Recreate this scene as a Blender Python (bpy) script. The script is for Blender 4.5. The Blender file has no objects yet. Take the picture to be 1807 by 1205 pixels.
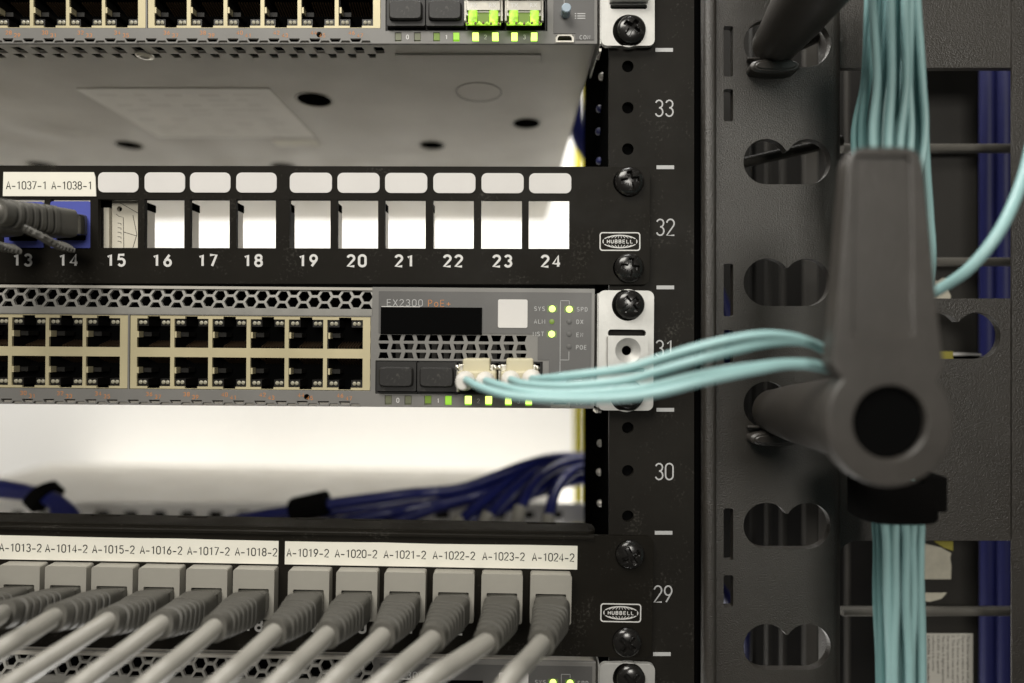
import bpy, bmesh, math, random
import numpy as np
from mathutils import Vector, Matrix
from mathutils.geometry import delaunay_2d_cdt
random.seed(7)
S = bpy.context.scene
COL = S.collection
# ------------------------------------------------------------------ camera, world, lamps, exposure
D, F = 219.0, 1053.0            # camera distance to the rail face (mm) and focal length in photo pixels
cam = bpy.data.cameras.new('camera'); camo = bpy.data.objects.new('camera', cam); COL.objects.link(camo)
camo.location = (0, -D/1000, 0); camo.rotation_euler = (math.pi/2, 0, 0)
cam.sensor_width = 36; cam.lens = 36*F/1807; cam.clip_start = .01; cam.clip_end = 50
cam.dof.use_dof = True; cam.dof.focus_distance = .217; cam.dof.aperture_fstop = 3.0
S.camera = camo
w = bpy.data.worlds.new('World'); S.world = w; w.use_nodes = True
bg = w.node_tree.nodes['Background']; bg.inputs[0].default_value = (1, .97, .90, 1); bg.inputs[1].default_value = .045
def area(name, loc, target, size, power, col=(1, .96, .88), sy=None):
    l = bpy.data.lights.new(name, 'AREA'); l.energy = power; l.color = col; l.size = size
    if sy: l.shape = 'RECTANGLE'; l.size_y = sy
    o = bpy.data.objects.new(name, l); COL.objects.link(o); o.location = loc
    o.rotation_euler = (Vector(target)-Vector(loc)).to_track_quat('-Z', 'Y').to_euler(); return o
area('ceiling_lamp', (-.36, -.55, .78), (.03, 0, .05), .6, 9.5, sy=.4)
area('aisle_lamp', (.13, -1.1, .27), (.08, 0, .04), .35, 5.5)
area('rear_lamp', (-.1, .30, .85), (0, .56, -.05), .7, 24, (1, .98, .94))
area('rear_floor_lamp', (-.1, .33, -.75), (0, .56, .0), .6, 12, (1, .98, .94))
S.view_settings.view_transform = 'Standard'; S.view_settings.look = 'None'; S.view_settings.exposure = 0
S.render.engine = 'CYCLES'
S.cycles.use_denoising = True

# ------------------------------------------------------------------ materials
MATS = {}
def mat(name, col, rough=.5, metal=0, var=0, vs=60, bump=0, bs=2500, emit=0, spec=.5, ecol=None, rv=0, coat=0, dust=0, bd=.0003):
    m = bpy.data.materials.new(name); m.use_nodes = True; MATS[name] = m
    n = m.node_tree; b = n.nodes['Principled BSDF']; c = (*col, 1)
    b.inputs['Base Color'].default_value = c; b.inputs['Roughness'].default_value = rough
    b.inputs['Metallic'].default_value = metal; b.inputs['Specular IOR Level'].default_value = spec
    if coat: b.inputs['Coat Weight'].default_value = coat
    if emit:
        b.inputs['Emission Color'].default_value = (*(ecol or col), 1); b.inputs['Emission Strength'].default_value = emit
    tc = n.nodes.new('ShaderNodeTexCoord') if (var or bump or rv or dust) else None
    def noise(scale, det=4, r=.6):
        t = n.nodes.new('ShaderNodeTexNoise'); t.inputs['Scale'].default_value = scale; t.inputs['Detail'].default_value = det
        t.inputs['Roughness'].default_value = r; n.links.new(tc.outputs['Object'], t.inputs['Vector']); return t
    colout = None
    if var:
        t = noise(vs, 6, .65); mr = n.nodes.new('ShaderNodeMapRange'); n.links.new(t.outputs['Fac'], mr.inputs[0])
        mr.inputs[1].default_value = .3; mr.inputs[2].default_value = .7
        mr.inputs[3].default_value = 1-var; mr.inputs[4].default_value = 1+var
        mx = n.nodes.new('ShaderNodeVectorMath'); mx.operation = 'SCALE'; mx.inputs[0].default_value = col
        n.links.new(mr.outputs[0], mx.inputs['Scale']); n.links.new(mx.outputs[0], b.inputs['Base Color']); colout = mx.outputs[0]
    if dust:
        t = noise(900, 2, .5); t2 = noise(70, 3, .6)
        mu = n.nodes.new('ShaderNodeMath'); mu.operation = 'MULTIPLY'; n.links.new(t.outputs['Fac'], mu.inputs[0]); n.links.new(t2.outputs['Fac'], mu.inputs[1])
        mr = n.nodes.new('ShaderNodeMapRange'); n.links.new(mu.outputs[0], mr.inputs[0])
        mr.inputs[1].default_value = .33; mr.inputs[2].default_value = .52; mr.inputs[3].default_value = 0; mr.inputs[4].default_value = dust
        mx = n.nodes.new('ShaderNodeMix'); mx.data_type = 'RGBA'; n.links.new(mr.outputs[0], mx.inputs[0])
        if colout: n.links.new(colout, mx.inputs[6])
        else: mx.inputs[6].default_value = c
        mx.inputs[7].default_value = (.34, .32, .28, 1); n.links.new(mx.outputs[2], b.inputs['Base Color'])
    if rv:
        t = noise(40, 5); mr = n.nodes.new('ShaderNodeMapRange'); n.links.new(t.outputs['Fac'], mr.inputs[0])
        mr.inputs[1].default_value = .3; mr.inputs[2].default_value = .7; mr.inputs[3].default_value = max(.05, rough-rv); mr.inputs[4].default_value = rough+rv
        n.links.new(mr.outputs[0], b.inputs['Roughness'])
    if bump:
        t = noise(bs, 3); bp = n.nodes.new('ShaderNodeBump'); bp.inputs['Strength'].default_value = bump; bp.inputs['Distance'].default_value = bd
        n.links.new(t.outputs['Fac'], bp.inputs['Height']); n.links.new(bp.outputs[0], b.inputs['Normal'])
    return m
M = MATS
mat('panel_black', (.012, .0105, .008), .55, spec=.10, var=.12, bump=.06, bs=3500, rv=.12, dust=.13)
mat('rail_black', (.0165, .015, .0125), .55, spec=.10, var=.12, bump=.05, bs=3000, rv=.12, dust=.14)
mat('void_black', (.004, .004, .004), .9, spec=0)  # for holes, gaps and hidden faces: their shade is put into the colour
mat('screw_black', (.012, .011, .010), .22, metal=.0, spec=.7, rv=.08)
mat('switch_grey', (.205, .199, .188), .42, var=.06, bump=.04, rv=.08, dust=.12)
mat('switch_steel', (.50, .475, .425), .36, spec=.6, var=.07, vs=25, bump=.03, rv=.08)
mat('module_grey', (.112, .109, .106), .45, var=.05, bump=.03, rv=.06, dust=.08)
mat('grille_grey', (.32, .31, .285), .42, var=.10, vs=200, bump=.05, dust=.2)
mat('port_beige', (.60, .53, .335), .42, metal=.2, var=.05, rv=.1)
mat('socket_black', (.010, .009, .008), .4)
mat('lens', (.36, .34, .26), .3)
mat('contact', (.13, .085, .05), .35, metal=.6)
mat('print_white', (.72, .71, .69), .6, var=.06, vs=900)
mat('print_grey', (.52, .52, .52), .6)
mat('print_orange', (.60, .24, .075), .6)
mat('print_dark', (.018, .018, .017), .7, spec=.1)
mat('label_white', (.74, .72, .70), .6, spec=.2, var=.03, vs=40)
mat('sheet_white', (.90, .88, .84), .4, spec=.6, var=.05, vs=60)
mat('sheet_print', (.78, .76, .72), .5)
mat('switch_grey_lit', (.27, .262, .24), .42, var=.10, vs=200, bump=.05, dust=.2)  # switch grey made lighter: the light its tilt catches is painted in
mat('tape_cream', (.90, .875, .775), .45, var=.03, vs=40, bump=.02, bs=400)
mat('plate_silver', (.60, .595, .57), .52, metal=.5, spec=.3, var=.10, vs=90, bump=.10, bs=1800, rv=.10)
mat('steel', (.6, .58, .52), .3, metal=.9, var=.1, vs=300)
mat('dust_plug', (.014, .013, .012), .55, bump=.12, bs=2500, dust=.15)
mat('lc_beige', (.56, .515, .36), .5, var=.04)
mat('boot_white', (.74, .71, .66), .45)
mat('aqua_dark', (.17, .335, .335), .45, var=.05, vs=60, rv=.05)
mat('aqua', (.29, .475, .475), .42, var=.05, vs=60, rv=.05)
mat('jack_grey', (.35, .335, .295), .42, var=.05, rv=.06, bump=.02)
mat('boot_grey', (.090, .086, .075), .5, var=.08, vs=120, bump=.05)
mat('plug_smoke', (.075, .072, .062), .2, spec=.6, coat=.3)
mat('cord_grey', (.30, .287, .256), .42, var=.08, vs=60, rv=.06)
mat('jack_blue', (.085, .105, .42), .42, var=.05)
mat('cable_blue_shaded', (.008, .010, .070), .5, spec=.35, var=.1, vs=60)  # same blue jacket darkened: the manager's inner shade put into the colour
mat('cable_blue', (.014, .019, .125), .28, var=.1, vs=60)
mat('insert_beige', (.66, .62, .52), .5, var=.04)
mat('fin_steel', (.55, .52, .48), .4, metal=.4)
mat('manager_plastic', (.031, .027, .022), .38, spec=.9, var=.10, vs=90, bump=.5, bd=.0007, bs=1800, rv=.06, dust=.05)
mat('spool_plastic', (.043, .038, .033), .42, spec=.8, var=.14, vs=70, bump=.35, bs=1700, dust=.07, rv=.06)
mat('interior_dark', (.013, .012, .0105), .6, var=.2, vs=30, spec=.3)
mat('bar_grey', (.10, .094, .082), .4, var=.1)
mat('case_grey', (.026, .024, .021), .5, spec=.4, var=.1, vs=30)
mat('interior_grey', (.05, .046, .04), .55, var=.1)
mat('velcro', (.0045, .0042, .004), .95, spec=.05, bump=.6, bs=2500)
mat('wall_white', (.80, .79, .765), .8, var=.015, vs=4)
mat('ledge_grey', (.80, .77, .71), .7)
mat('tray_white', (.75, .74, .72), .6)
mat('yellow', (.80, .70, .05), .5)
mat('tape_yellow', (.33, .29, .05), .6)
mat('button_blue', (.38, .47, .55), .4)
mat('masking_tape', (.50, .47, .38), .7, var=.12, vs=150, bump=.2, bs=500)
mat('warning_paper', (.50, .48, .43), .6)
def noisy_glow(m, scale, lo, hi):
    n = m.node_tree; b = n.nodes['Principled BSDF']; tc = n.nodes.new('ShaderNodeTexCoord'); t = n.nodes.new('ShaderNodeTexNoise'); t.inputs['Scale'].default_value = scale
    mr = n.nodes.new('ShaderNodeMapRange'); mr.inputs[1].default_value = .35; mr.inputs[2].default_value = .65; mr.inputs[3].default_value = lo; mr.inputs[4].default_value = hi
    n.links.new(tc.outputs['Object'], t.inputs['Vector']); n.links.new(t.outputs['Fac'], mr.inputs[0]); n.links.new(mr.outputs[0], b.inputs['Emission Strength'])
G = (.55, 1.0, .08)
mat('led_bright', (.4, .6, .1), .4, emit=2.3, ecol=(.72, 1.0, .17))
mat('led_mid', (.25, .45, .05), .4, emit=.42, ecol=(.42, .95, .04))
mat('led_dim', (.14, .2, .03), .4, emit=.10, ecol=(.45, .9, .05))
mat('led_off', (.17, .18, .11), .4)
mat('led_glow', (.3, .5, .05), .4, emit=.85, ecol=(.5, 1.0, .06))
noisy_glow(MATS['led_glow'], 420, .25, 1.35)
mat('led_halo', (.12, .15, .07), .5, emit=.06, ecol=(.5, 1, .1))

# ------------------------------------------------------------------ helpers (all lengths in mm until build)
def W(px, py, y=0.0):                    # a photo pixel at depth y (mm behind the rail face) -> point in mm
    k = (D+y)/F
    return Vector(((px-903.5)*k, y, (602.5-py)*k))
def catmull(pts, n=8):
    P = [Vector(p) for p in pts]
    P = [2*P[0]-P[1]] + P + [2*P[-1]-P[-2]]; out = []
    for i in range(1, len(P)-2):
        a, b, c, d = P[i-1:i+3]
        for j in range(n):
            t = j/n
            out.append(.5*((2*b)+(c-a)*t+(2*a-5*b+4*c-d)*t*t+(3*b-a-3*c+d)*t**3))
    out.append(P[-2]); return out
def rrect(x0, z0, x1, z1, r, n=4):
    if x0 > x1: x0, x1 = x1, x0
    if z0 > z1: z0, z1 = z1, z0
    r = min(r, (x1-x0)/2-.001, (z1-z0)/2-.001)
    if r <= 0: return [(x0, z0), (x1, z0), (x1, z1), (x0, z1)]
    o = []
    for cx, cz, a in ((x1-r, z0+r, -90), (x1-r, z1-r, 0), (x0+r, z1-r, 90), (x0+r, z0+r, 180)):
        for i in range(n+1):
            t = math.radians(a+90*i/n); o.append((cx+r*math.cos(t), cz+r*math.sin(t)))
    return o
def circ(x, z, r, n=24, rz=None, a0=0):
    return [(x+r*math.cos(a0+2*math.pi*i/n), z+(rz or r)*math.sin(a0+2*math.pi*i/n)) for i in range(n)]
def clip(poly, z0, z1):
    for s, lim in ((1, z0), (-1, z1)):
        out = []
        for i in range(len(poly)):
            a, b = poly[i-1], poly[i]; fa, fb = s*(a[1]-lim), s*(b[1]-lim)
            if fa*fb < 0:
                t = fa/(fa-fb); out.append((a[0]+(b[0]-a[0])*t, lim))
            if fb >= 0: out.append(b)
        poly = out
        if len(poly) < 3: return []
    return poly
class MB:
    def __init__(s): s.v = []; s.f = []; s.m = []; s.mats = []
    def mi(s, m):
        if m not in s.mats: s.mats.append(m)
        return s.mats.index(m)
    def add(s, vs, fs, m):
        b = len(s.v); s.v += [tuple(v) for v in vs]; k = s.mi(m)
        for f in fs: s.f.append(tuple(i+b for i in f)); s.m.append(k)
        return s
    def box(s, x0, x1, y0, y1, z0, z1, m):
        if x0 > x1: x0, x1 = x1, x0
        if y0 > y1: y0, y1 = y1, y0
        if z0 > z1: z0, z1 = z1, z0
        vs = [(x, y, z) for x in (x0, x1) for y in (y0, y1) for z in (z0, z1)]
        return s.add(vs, [(0, 1, 3, 2), (4, 6, 7, 5), (0, 4, 5, 1), (2, 3, 7, 6), (0, 2, 6, 4), (1, 5, 7, 3)], m)
    def plate(s, outer, holes, y0, y1, m, back=True):      # a sheet in XZ with holes, front at y0, back at y1
        loops = [outer]+list(holes); pts = []; edges = []
        for lp in loops:
            b = len(pts); n = len(lp); pts += [Vector((p[0], p[1])) for p in lp]
            edges += [(b+i, b+(i+1) % n) for i in range(n)]
        V, E, T, _, _, _ = delaunay_2d_cdt(pts, edges, [], 0, 1e-5)
        V = np.array([(v.x, v.y) for v in V]); T = np.array([t for t in T])
        c = V[T].mean(1); inside = np.zeros(len(c), bool)
        for lp in loops:
            L = np.array([(p[0], p[1]) for p in lp]); A = L; B = np.roll(L, -1, 0)
            for (ax, az), (bx, bz) in zip(A, B):
                cr = ((az > c[:, 1]) != (bz > c[:, 1]))
                if az != bz: inside ^= cr & (c[:, 0] < (bx-ax)*(c[:, 1]-az)/(bz-az)+ax)
        T = T[inside]; nv = len(V)
        fr = []
        for t in T:
            a, b, cc = V[t]
            ar = (b[0]-a[0])*(cc[1]-a[1])-(b[1]-a[1])*(cc[0]-a[0])
            if abs(ar) < 1e-9: continue
            fr.append(tuple(t) if ar > 0 else tuple(t[::-1]))
        vs = [(x, y0, z) for x, z in V]+[(x, y1, z) for x, z in V]
        fs = [tuple(int(i) for i in t) for t in fr]
        if back: fs += [tuple(int(i)+nv for i in t[::-1]) for t in fr]
        cnt = {}
        for t in fr:
            for i in range(3):
                a, b = int(t[i]), int(t[(i+1) % 3]); cnt[(a, b)] = 1
        for a, b in list(cnt):
            if (b, a) not in cnt: fs.append((b, a, a+nv, b+nv))
        return s.add(vs, fs, m)
    def loft(s, rings, m, cap=True):
        n = len(rings[0]); vs = [p for r in rings for p in r]; fs = []
        for i in range(len(rings)-1):
            for j in range(n):
                fs.append((i*n+j, i*n+(j+1) % n, (i+1)*n+(j+1) % n, (i+1)*n+j))
        if cap: fs += [tuple(range(n))[::-1], tuple((len(rings)-1)*n+j for j in range(n))]
        return s.add(vs, fs, m)
    def sweep(s, pts, W_, H_, m, n=14, ex=2.0, up=(0, 0, 1), cap=True):   # superellipse section along a path; W_, H_, ex may be lists (half sizes)
        pts = [Vector(p) for p in pts]; N = len(pts)
        g = lambda a, i: a[i] if isinstance(a, (list, tuple)) else a
        rings = []; prev = None
        for i, p in enumerate(pts):
            t = (pts[min(i+1, N-1)]-pts[max(i-1, 0)]).normalized()
            if prev is None:
                u = Vector(up); u = (u-t*u.dot(t))
                if u.length < 1e-4: u = Vector((1, 0, 0))-t*t.x
            else: u = prev-t*prev.dot(t)
            u.normalize(); prev = u; r = t.cross(u)
            e = 2/g(ex, i); ring = []
            for j in range(n):
                a = 2*math.pi*(j+.5)/n; ca, sa = math.cos(a), math.sin(a)
                ring.append(p+r*(g(W_, i)*math.copysign(abs(ca)**e, ca))+u*(g(H_, i)*math.copysign(abs(sa)**e, sa)))
            rings.append(ring)
        return s.loft(rings, m, cap)
    def tube(s, pts, r, m, n=10): return s.sweep(pts, r, r, m, n)
    def lathe(s, prof, c, m, n=28, axis=(0, 1, 0), tilt=None):     # prof: (radius, along axis)
        ax = Vector(axis).normalized(); a = ax.orthogonal().normalized(); b = ax.cross(a); c = Vector(c)
        rings = [[c+ax*h+(a*math.cos(2*math.pi*j/n)+b*math.sin(2*math.pi*j/n))*max(r, 1e-3) for j in range(n)] for r, h in prof]
        return s.loft(rings, m)
    def stroke(s, pts, w, m, y=-.05):
        P = [(p[0], y, p[1]) for p in pts]
        return s.sweep(P, w/2, .04, m, 6, up=(0, -1, 0))
    def build(s, name, parent=None, smooth=30, bevel=0, loc=None, label=None):
        me = bpy.data.meshes.new(name); o = Vector(loc) if loc is not None else Vector((0, 0, 0))
        me.from_pydata([((v[0]-o.x)/1000, (v[1]-o.y)/1000, (v[2]-o.z)/1000) for v in s.v], [], s.f)
        for k in s.mats: me.materials.append(M[k])
        me.polygons.foreach_set('material_index', s.m)
        bm = bmesh.new(); bm.from_mesh(me); bmesh.ops.recalc_face_normals(bm, faces=bm.faces); bm.to_mesh(me); bm.free()
        if smooth:
            me.polygons.foreach_set('use_smooth', [True]*len(me.polygons))
            me.set_sharp_from_angle(angle=math.radians(smooth))
        ob = bpy.data.objects.new(name, me); COL.objects.link(ob)
        if parent: ob.parent = parent
        elif loc is not None: ob.location = o/1000
        if bevel:
            b = ob.modifiers.new('edge', 'BEVEL'); b.width = bevel/1000; b.segments = 2; b.limit_method = 'ANGLE'; b.angle_limit = math.radians(50); b.harden_normals = True
        if label: ob['label'] = label
        return ob
def thing(name, label, cat, loc=(0, 0, 0), roll=0, group=None, scale=1):
    o = bpy.data.objects.new(name, None); COL.objects.link(o); o.empty_display_size = .01
    o.location = Vector(loc)/1000; o.rotation_euler = (0, roll, 0); o.scale = (scale,)*3
    o['label'] = label; o['category'] = cat
    if group: o['group'] = group
    return o
def tag(o, label, cat, group=None):
    o['label'] = label; o['category'] = cat
    if group: o['group'] = group
    return o
TXT = {}
def text(mb, s, x, z, h, m, y=-.06, sx=1.0, bold=0, align='CENTER', rot=0):     # flat print, cap height h mm, centred on z
    key = (s, bold)
    if key not in TXT:
        c = bpy.data.curves.new('t', 'FONT'); c.body = s; c.offset = bold; c.resolution_u = 3
        o = bpy.data.objects.new('t', c); me = bpy.data.meshes.new_from_object(o)
        v = [tuple(a.co) for a in me.vertices]; f = [tuple(p.vertices) for p in me.polygons]
        TXT[key] = (v, f); bpy.data.objects.remove(o); bpy.data.curves.remove(c); bpy.data.meshes.remove(me)
    v, f = TXT[key]
    if not v: return
    xs = [a[0] for a in v]; x0, x1 = min(xs), max(xs); cap = .73
    k = h/cap; ox = {'CENTER': (x0+x1)/2, 'LEFT': x0, 'RIGHT': x1}[align]
    cr, sr = math.cos(rot), math.sin(rot)
    pts = []
    for a in v:
        u, q = (a[0]-ox)*k*sx, (a[1]-cap/2)*k
        pts.append((x+u*cr-q*sr, y, z+u*sr+q*cr))
    mb.add(pts, f, m)
# narrow stroke lettering, box .6 x 1
def arc(cx, cz, rx, rz, a0, a1, n=8): return [(cx+rx*math.cos(math.radians(a0+(a1-a0)*i/n)), cz+rz*math.sin(math.radians(a0+(a1-a0)*i/n))) for i in range(n+1)]
GL = {'0': [arc(.3, .75, .27, .25, 0, 180)+arc(.3, .25, .27, .25, 180, 360)+[(.57, .75)]],
      '1': [[(.12, .80), (.36, 1), (.36, 0)]],
      '2': [arc(.3, .74, .27, .26, 170, -35)+[(.03, 0), (.58, 0)]],
      '3': [arc(.3, .76, .25, .24, 160, -90)+arc(.3, .27, .27, .27, 90, -160)],
      '4': [[(.44, 0), (.44, 1), (.02, .27), (.6, .27)]],
      '5': [[(.54, 1), (.1, 1), (.06, .55)]+arc(.29, .32, .27, .32, 110, -150)],
      '6': [[(.45, 1), (.08, .45)]+arc(.3, .29, .26, .29, 150, -210, 14)],
      '7': [[(.03, 1), (.57, 1), (.2, 0)]],
      '8': [arc(.3, .76, .24, .24, 0, 360, 14), arc(.3, .27, .27, .27, 0, 360, 14)],
      '9': [[(.15, 0), (.52, .55)]+arc(.3, .71, .26, .29, -30, 330, 14)],
      'E': [[(.55, 1), (.05, 1), (.05, 0), (.55, 0)], [(.05, .52), (.5, .52)]], 'X': [[(0, 1), (.6, 0)], [(.6, 1), (0, 0)]], 'S': [arc(.3, .75, .25, .25, 30, 270)+arc(.3, .25, .27, .25, 90, -150)],
      'Y': [[(0, 1), (.3, .45), (.6, 1)], [(.3, .45), (.3, 0)]], 'L': [[(.06, 1), (.06, 0), (.55, 0)]], 'M': [[(-.02, 0), (-.02, 1), (.3, .35), (.62, 1), (.62, 0)]], 'T': [[(0, 1), (.6, 1)], [(.3, 1), (.3, 0)]],
      'P': [[(.06, 0), (.06, 1)]+arc(.3, .75, .27, .25, 90, -90)+[(.06, .5)]], 'D': [[(.05, 0), (.05, 1)]+arc(.25, .5, .32, .5, 90, -90)+[(.05, 0)]], 'N': [[(.03, 0), (.03, 1), (.57, 0), (.57, 1)]],
      'O': [arc(.3, .5, .32, .5, 0, 360, 18)], 'C': [arc(.33, .5, .32, .5, 50, 310, 14)], 'o': [arc(.3, .33, .26, .33, 0, 360, 14)], '+': [[(.02, .4), (.58, .4)], [(.3, .12), (.3, .68)]], 'R': [[(.06, 0), (.06, 1)]+arc(.3, .76, .27, .24, 90, -90)+[(.06, .52)], [(.3, .52), (.57, 0)]],
      'H': [[(.03, 0), (.03, 1)], [(.57, 0), (.57, 1)], [(.03, .5), (.57, .5)]], 'U': [[(.03, 1), (.03, .3)]+arc(.3, .28, .27, .28, 180, 360)+[(.57, 1)]], 'B': [[(.05, 0), (.05, 1)]+arc(.3, .76, .24, .24, 90, -90)+[(.05, .52)], arc(.3, .27, .27, .27, 90, -90)+[(.05, 0)]],
      'A': [[(0, 0), (.3, 1), (.6, 0)], [(.1, .33), (.5, .33)]], '-': [[(.05, .36), (.55, .36)]], ' ': []}
def lettering(mb, s, x, z, h, w, m, y=-.05, sp=.82, sx=1.0, al='C'):
    tot = (len(s)-1)*sp*h*sx+.6*h*sx; x -= {'C': tot/2, 'L': 0, 'R': tot}[al]
    for ch in s:
        for st in GL[ch]: mb.stroke([(x+a*h*sx, z+(b-.5)*h) for a, b in st], w, m, y)
        x += sp*h*sx
# phillips pan-head screw mesh
def screw_mb(r, hd, rot, m='screw_black'):
    mb = MB(); n, rg = 72, 18; vs = []; fs = []
    for i in range(rg+1):
        rr = r*(i/rg); base = -hd*math.sqrt(max(0, 1-(rr/(r*1.04))**2))**.8
        for j in range(n):
            a = 2*math.pi*j/n; u, v = rr*math.cos(a-rot), rr*math.sin(a-rot)
            lim = r*.60; wd = r*.15
            d = min(max(abs(u)-wd, abs(v)-lim), max(abs(v)-wd, abs(u)-lim))
            h = base+(.55*hd*max(0, min(1, -d/(r*.05)+.4)) if d < r*.02 else 0)
            vs.append((rr*math.cos(a), h, rr*math.sin(a)))
    for i in range(rg):
        for j in range(n): fs.append((i*n+j, i*n+(j+1) % n, (i+1)*n+(j+1) % n, (i+1)*n+j))
    mb.add(vs, fs, m)
    mb.lathe([(r, 0), (r*1.0, .8)], (0, 0, 0), m, 36)
    return mb
def place_screw(parent, x, z, y, r, hd, rot):
    o = screw_mb(r, hd, rot).build('screw', parent, 35); o.location = (x/1000, y/1000, z/1000); return o
class Dev:
    def __init__(s, name, label, cat, px, py, y, roll=0, scale=1, group=None):
        s.px, s.py, s.k = px, py, (D+y)/F
        s.o = thing(name, label, cat, W(px, py, y), roll, group, scale)
    def X(s, px): return (px-s.px)*s.k
    def Z(s, py): return (s.py-py)*s.k
    def pt(s, px, py): return (s.X(px), s.Z(py))
    def rr(s, x0, y0, x1, y1, r=0, n=4): return rrect(s.X(x0), s.Z(y1), s.X(x1), s.Z(y0), r*s.k, n)

# ------------------------------------------------------------------ the setting behind the rack
def struct(o): o['kind'] = 'structure'; return o
struct(MB().box(-1800, 1800, 560, 600, -1500, 1500, 'wall_white').build('back_wall'))
mb = MB(); mb.box(W(128, 0, 520).x, W(1100, 0, 520).x, 432, 556, -420, -177, 'ledge_grey')
tag(mb.build('cabinet', bevel=3, loc=(0, 430, 0)), 'blurred light grey cabinet top seen low behind the blue cables', 'cabinet')
k = (D+150)/F
mb = MB(); a, b = W(-120, 888, 150), W(1035, 925, 150)
mb.plate(rrect(a.x, b.z, b.x, a.z, 1), [rrect(W(x-13, 0, 150).x, W(0, 922, 150).z, W(x+13, 0, 150).x, W(0, 901, 150).z, 1.5) for x in range(-70, 1000, 50)], 150, 152, 'tray_white')
mb.box(a.x, b.x, 158, 160, b.z, a.z-4, 'interior_dark')
mb.box(a.x, b.x, 152, 158, b.z, b.z+1, 'tray_white')
tag(mb.build('cable_tray', loc=(0, 150, 0)), 'white perforated strip with dark square holes behind lower patch panel', 'cable tray')
mb = MB(); a, b = W(1012, 230, 260), W(1042, 940, 260)
mb.sweep([Vector((a.x+4, 260, a.z+60)), Vector((a.x+4, 260, b.z-60))], 4, 4, 'yellow', 16, 3)
tag(mb.build('yellow_post', loc=(a.x, 260, 0)), 'narrow yellow upright behind the rack rail', 'post')

# ------------------------------------------------------------------ rack rail
RX0, RX1 = W(1075, 0).x, W(1225, 0).x
rail = thing('rack_rail', 'black vertical rack rail printed with unit numbers 29 to 33', 'rack rail', (RX0, 0, 0))
rl = lambda px: W(px, 0).x-RX0
rz = lambda py: W(0, py).z
mb = MB()
hl = [circ(rl(1108), rz(y), 2.15, 20) for y in (117, 190, 263, 755, 831, 911)]
mb.plate(rrect(0, rz(1320), rl(1225), rz(-120), .6), hl, 0, 2.2, 'rail_black')
mb.build('face_plate', rail, bevel=.3)
mb = MB()
mb.box(.05, 2, 2.25, 78, rz(1320), rz(-120), 'void_black')
mb.build('side_flange', rail)
mb = MB(); mb.box(3, rl(1225)-.2, 9, 10, rz(1320), rz(-120), 'void_black'); mb.build('backing', rail)
for y in (117, 190, 263, 755, 831, 911):
    mb = MB(); mb.lathe([(2.9, 0), (2.9, .4), (2.7, 5), (.1, 5.2)], (rl(1108), 2.3, rz(y)), 'void_black', 20); 
    mb.build('threaded_hole', rail)
for i, y in enumerate((-118, 88, 295, 507, 723, 940, 1154)):
    mb = MB(); x = (1173, 1172, 1174, 1174, 1174, 1171, 1168)[i]
    mb.box(rl(x-15.5), rl(x+15.5), -.05, .03, rz(y-3.3), rz(y+3.3), 'print_grey'); mb.build('tick_mark', rail)
for s, x, y in (('34', 1172, -22), ('33', 1172, 191), ('32', 1174, 401), ('31', 1173, 615), ('30', 1172, 832), ('29', 1170, 1048)):
    mb = MB(); lettering(mb, s, rl(x), rz(y), 5.9, .62, 'print_grey', sp=.74, sx=.86); mb.build('unit_number', rail)
for y, dd in ((722, 20), (782, 20), (833, 22), (888, 20), (135, 16), (192, 22), (232, 24), (284, 22)):
    mb = MB(); c = W(903.5+171.5*D/(D+dd), y, dd)
    mb.lathe([(1.5, 0), (1.4, .8), (1.0, 1.3), (.3, 1.6)], (-.05, dd, c.z), 'fin_steel' if y > 600 or y < 190 else 'cable_blue', 16, (-1, 0, 0)); mb.build('rivet_or_glint', rail)  # domes stand in for hole rims catching light, painted as pale dots

# ------------------------------------------------------------------ network switches
def hexa(cx, cz, R): return [(cx+R*math.cos(math.pi/3*i), cz+R*math.sin(math.pi/3*i)) for i in range(6)]
SHARED = {}
def port_mesh(up):
    """one socket: black tub, corner blocks with two lamps each, spring tab and contacts; origin at the opening's centre"""
    mb = MB(); w, h = 6.15, 5.2; s = 1 if up else -1
    for b in ((-w-.3, -w, 0), (w, w+.3, 0)): mb.box(b[0], b[1], 1.2, 13, -h-.3, h+.3, 'socket_black')
    mb.box(-w, w, 1.2, 13, h+1, h+1.3, 'socket_black'); mb.box(-w, w, 1.2, 13, -h-1.3, -h-1, 'socket_black'); mb.box(-w-.3, w+.3, 13, 13.3, -h-1.3, h+1.3, 'socket_black')
    for q in (-1, 1):
        x0, x1 = sorted((q*w, q*(w-3.9)))
        z0, z1 = sorted((s*h, s*(h-2.6)))
        mb.box(x0, x1, .9, 9, z0, z1, 'socket_black')
        for e in (1.25, 2.75):
            mb.lathe([(.74, 0), (.68, -.25), (.3, -.4)], (q*(w-e), .92, s*(h-1.35)), 'lens', 12)
    mb.box(-w+.05, -w+.75, .3, 3, s*-1.6, s*.6, 'port_beige')
    mb.box(-w+.1, -w+3.6, 3.2, 8, s*-1.2, s*.4, 'interior_dark')
    for i in range(8):
        x = -3.2+i*1.02
        mb.add([(x-.16, 3.0, -s*(h-.6)), (x+.16, 3.0, -s*(h-.6)), (x+.16, 11, -s*(h-3.2)), (x-.16, 11, -s*(h-3.2)),
                (x-.16, 3.3, -s*h), (x+.16, 3.3, -s*h), (x+.16, 11.3, -s*(h-2.6)), (x-.16, 11.3, -s*(h-2.6))],
               [(0, 1, 2, 3), (4, 5, 6, 7), (0, 1, 5, 4), (1, 2, 6, 5), (3, 0, 4, 7)], 'contact')
    return mb
LEDX = (685, 720, 755, 791, 826, 862, 897, 933)
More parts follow.
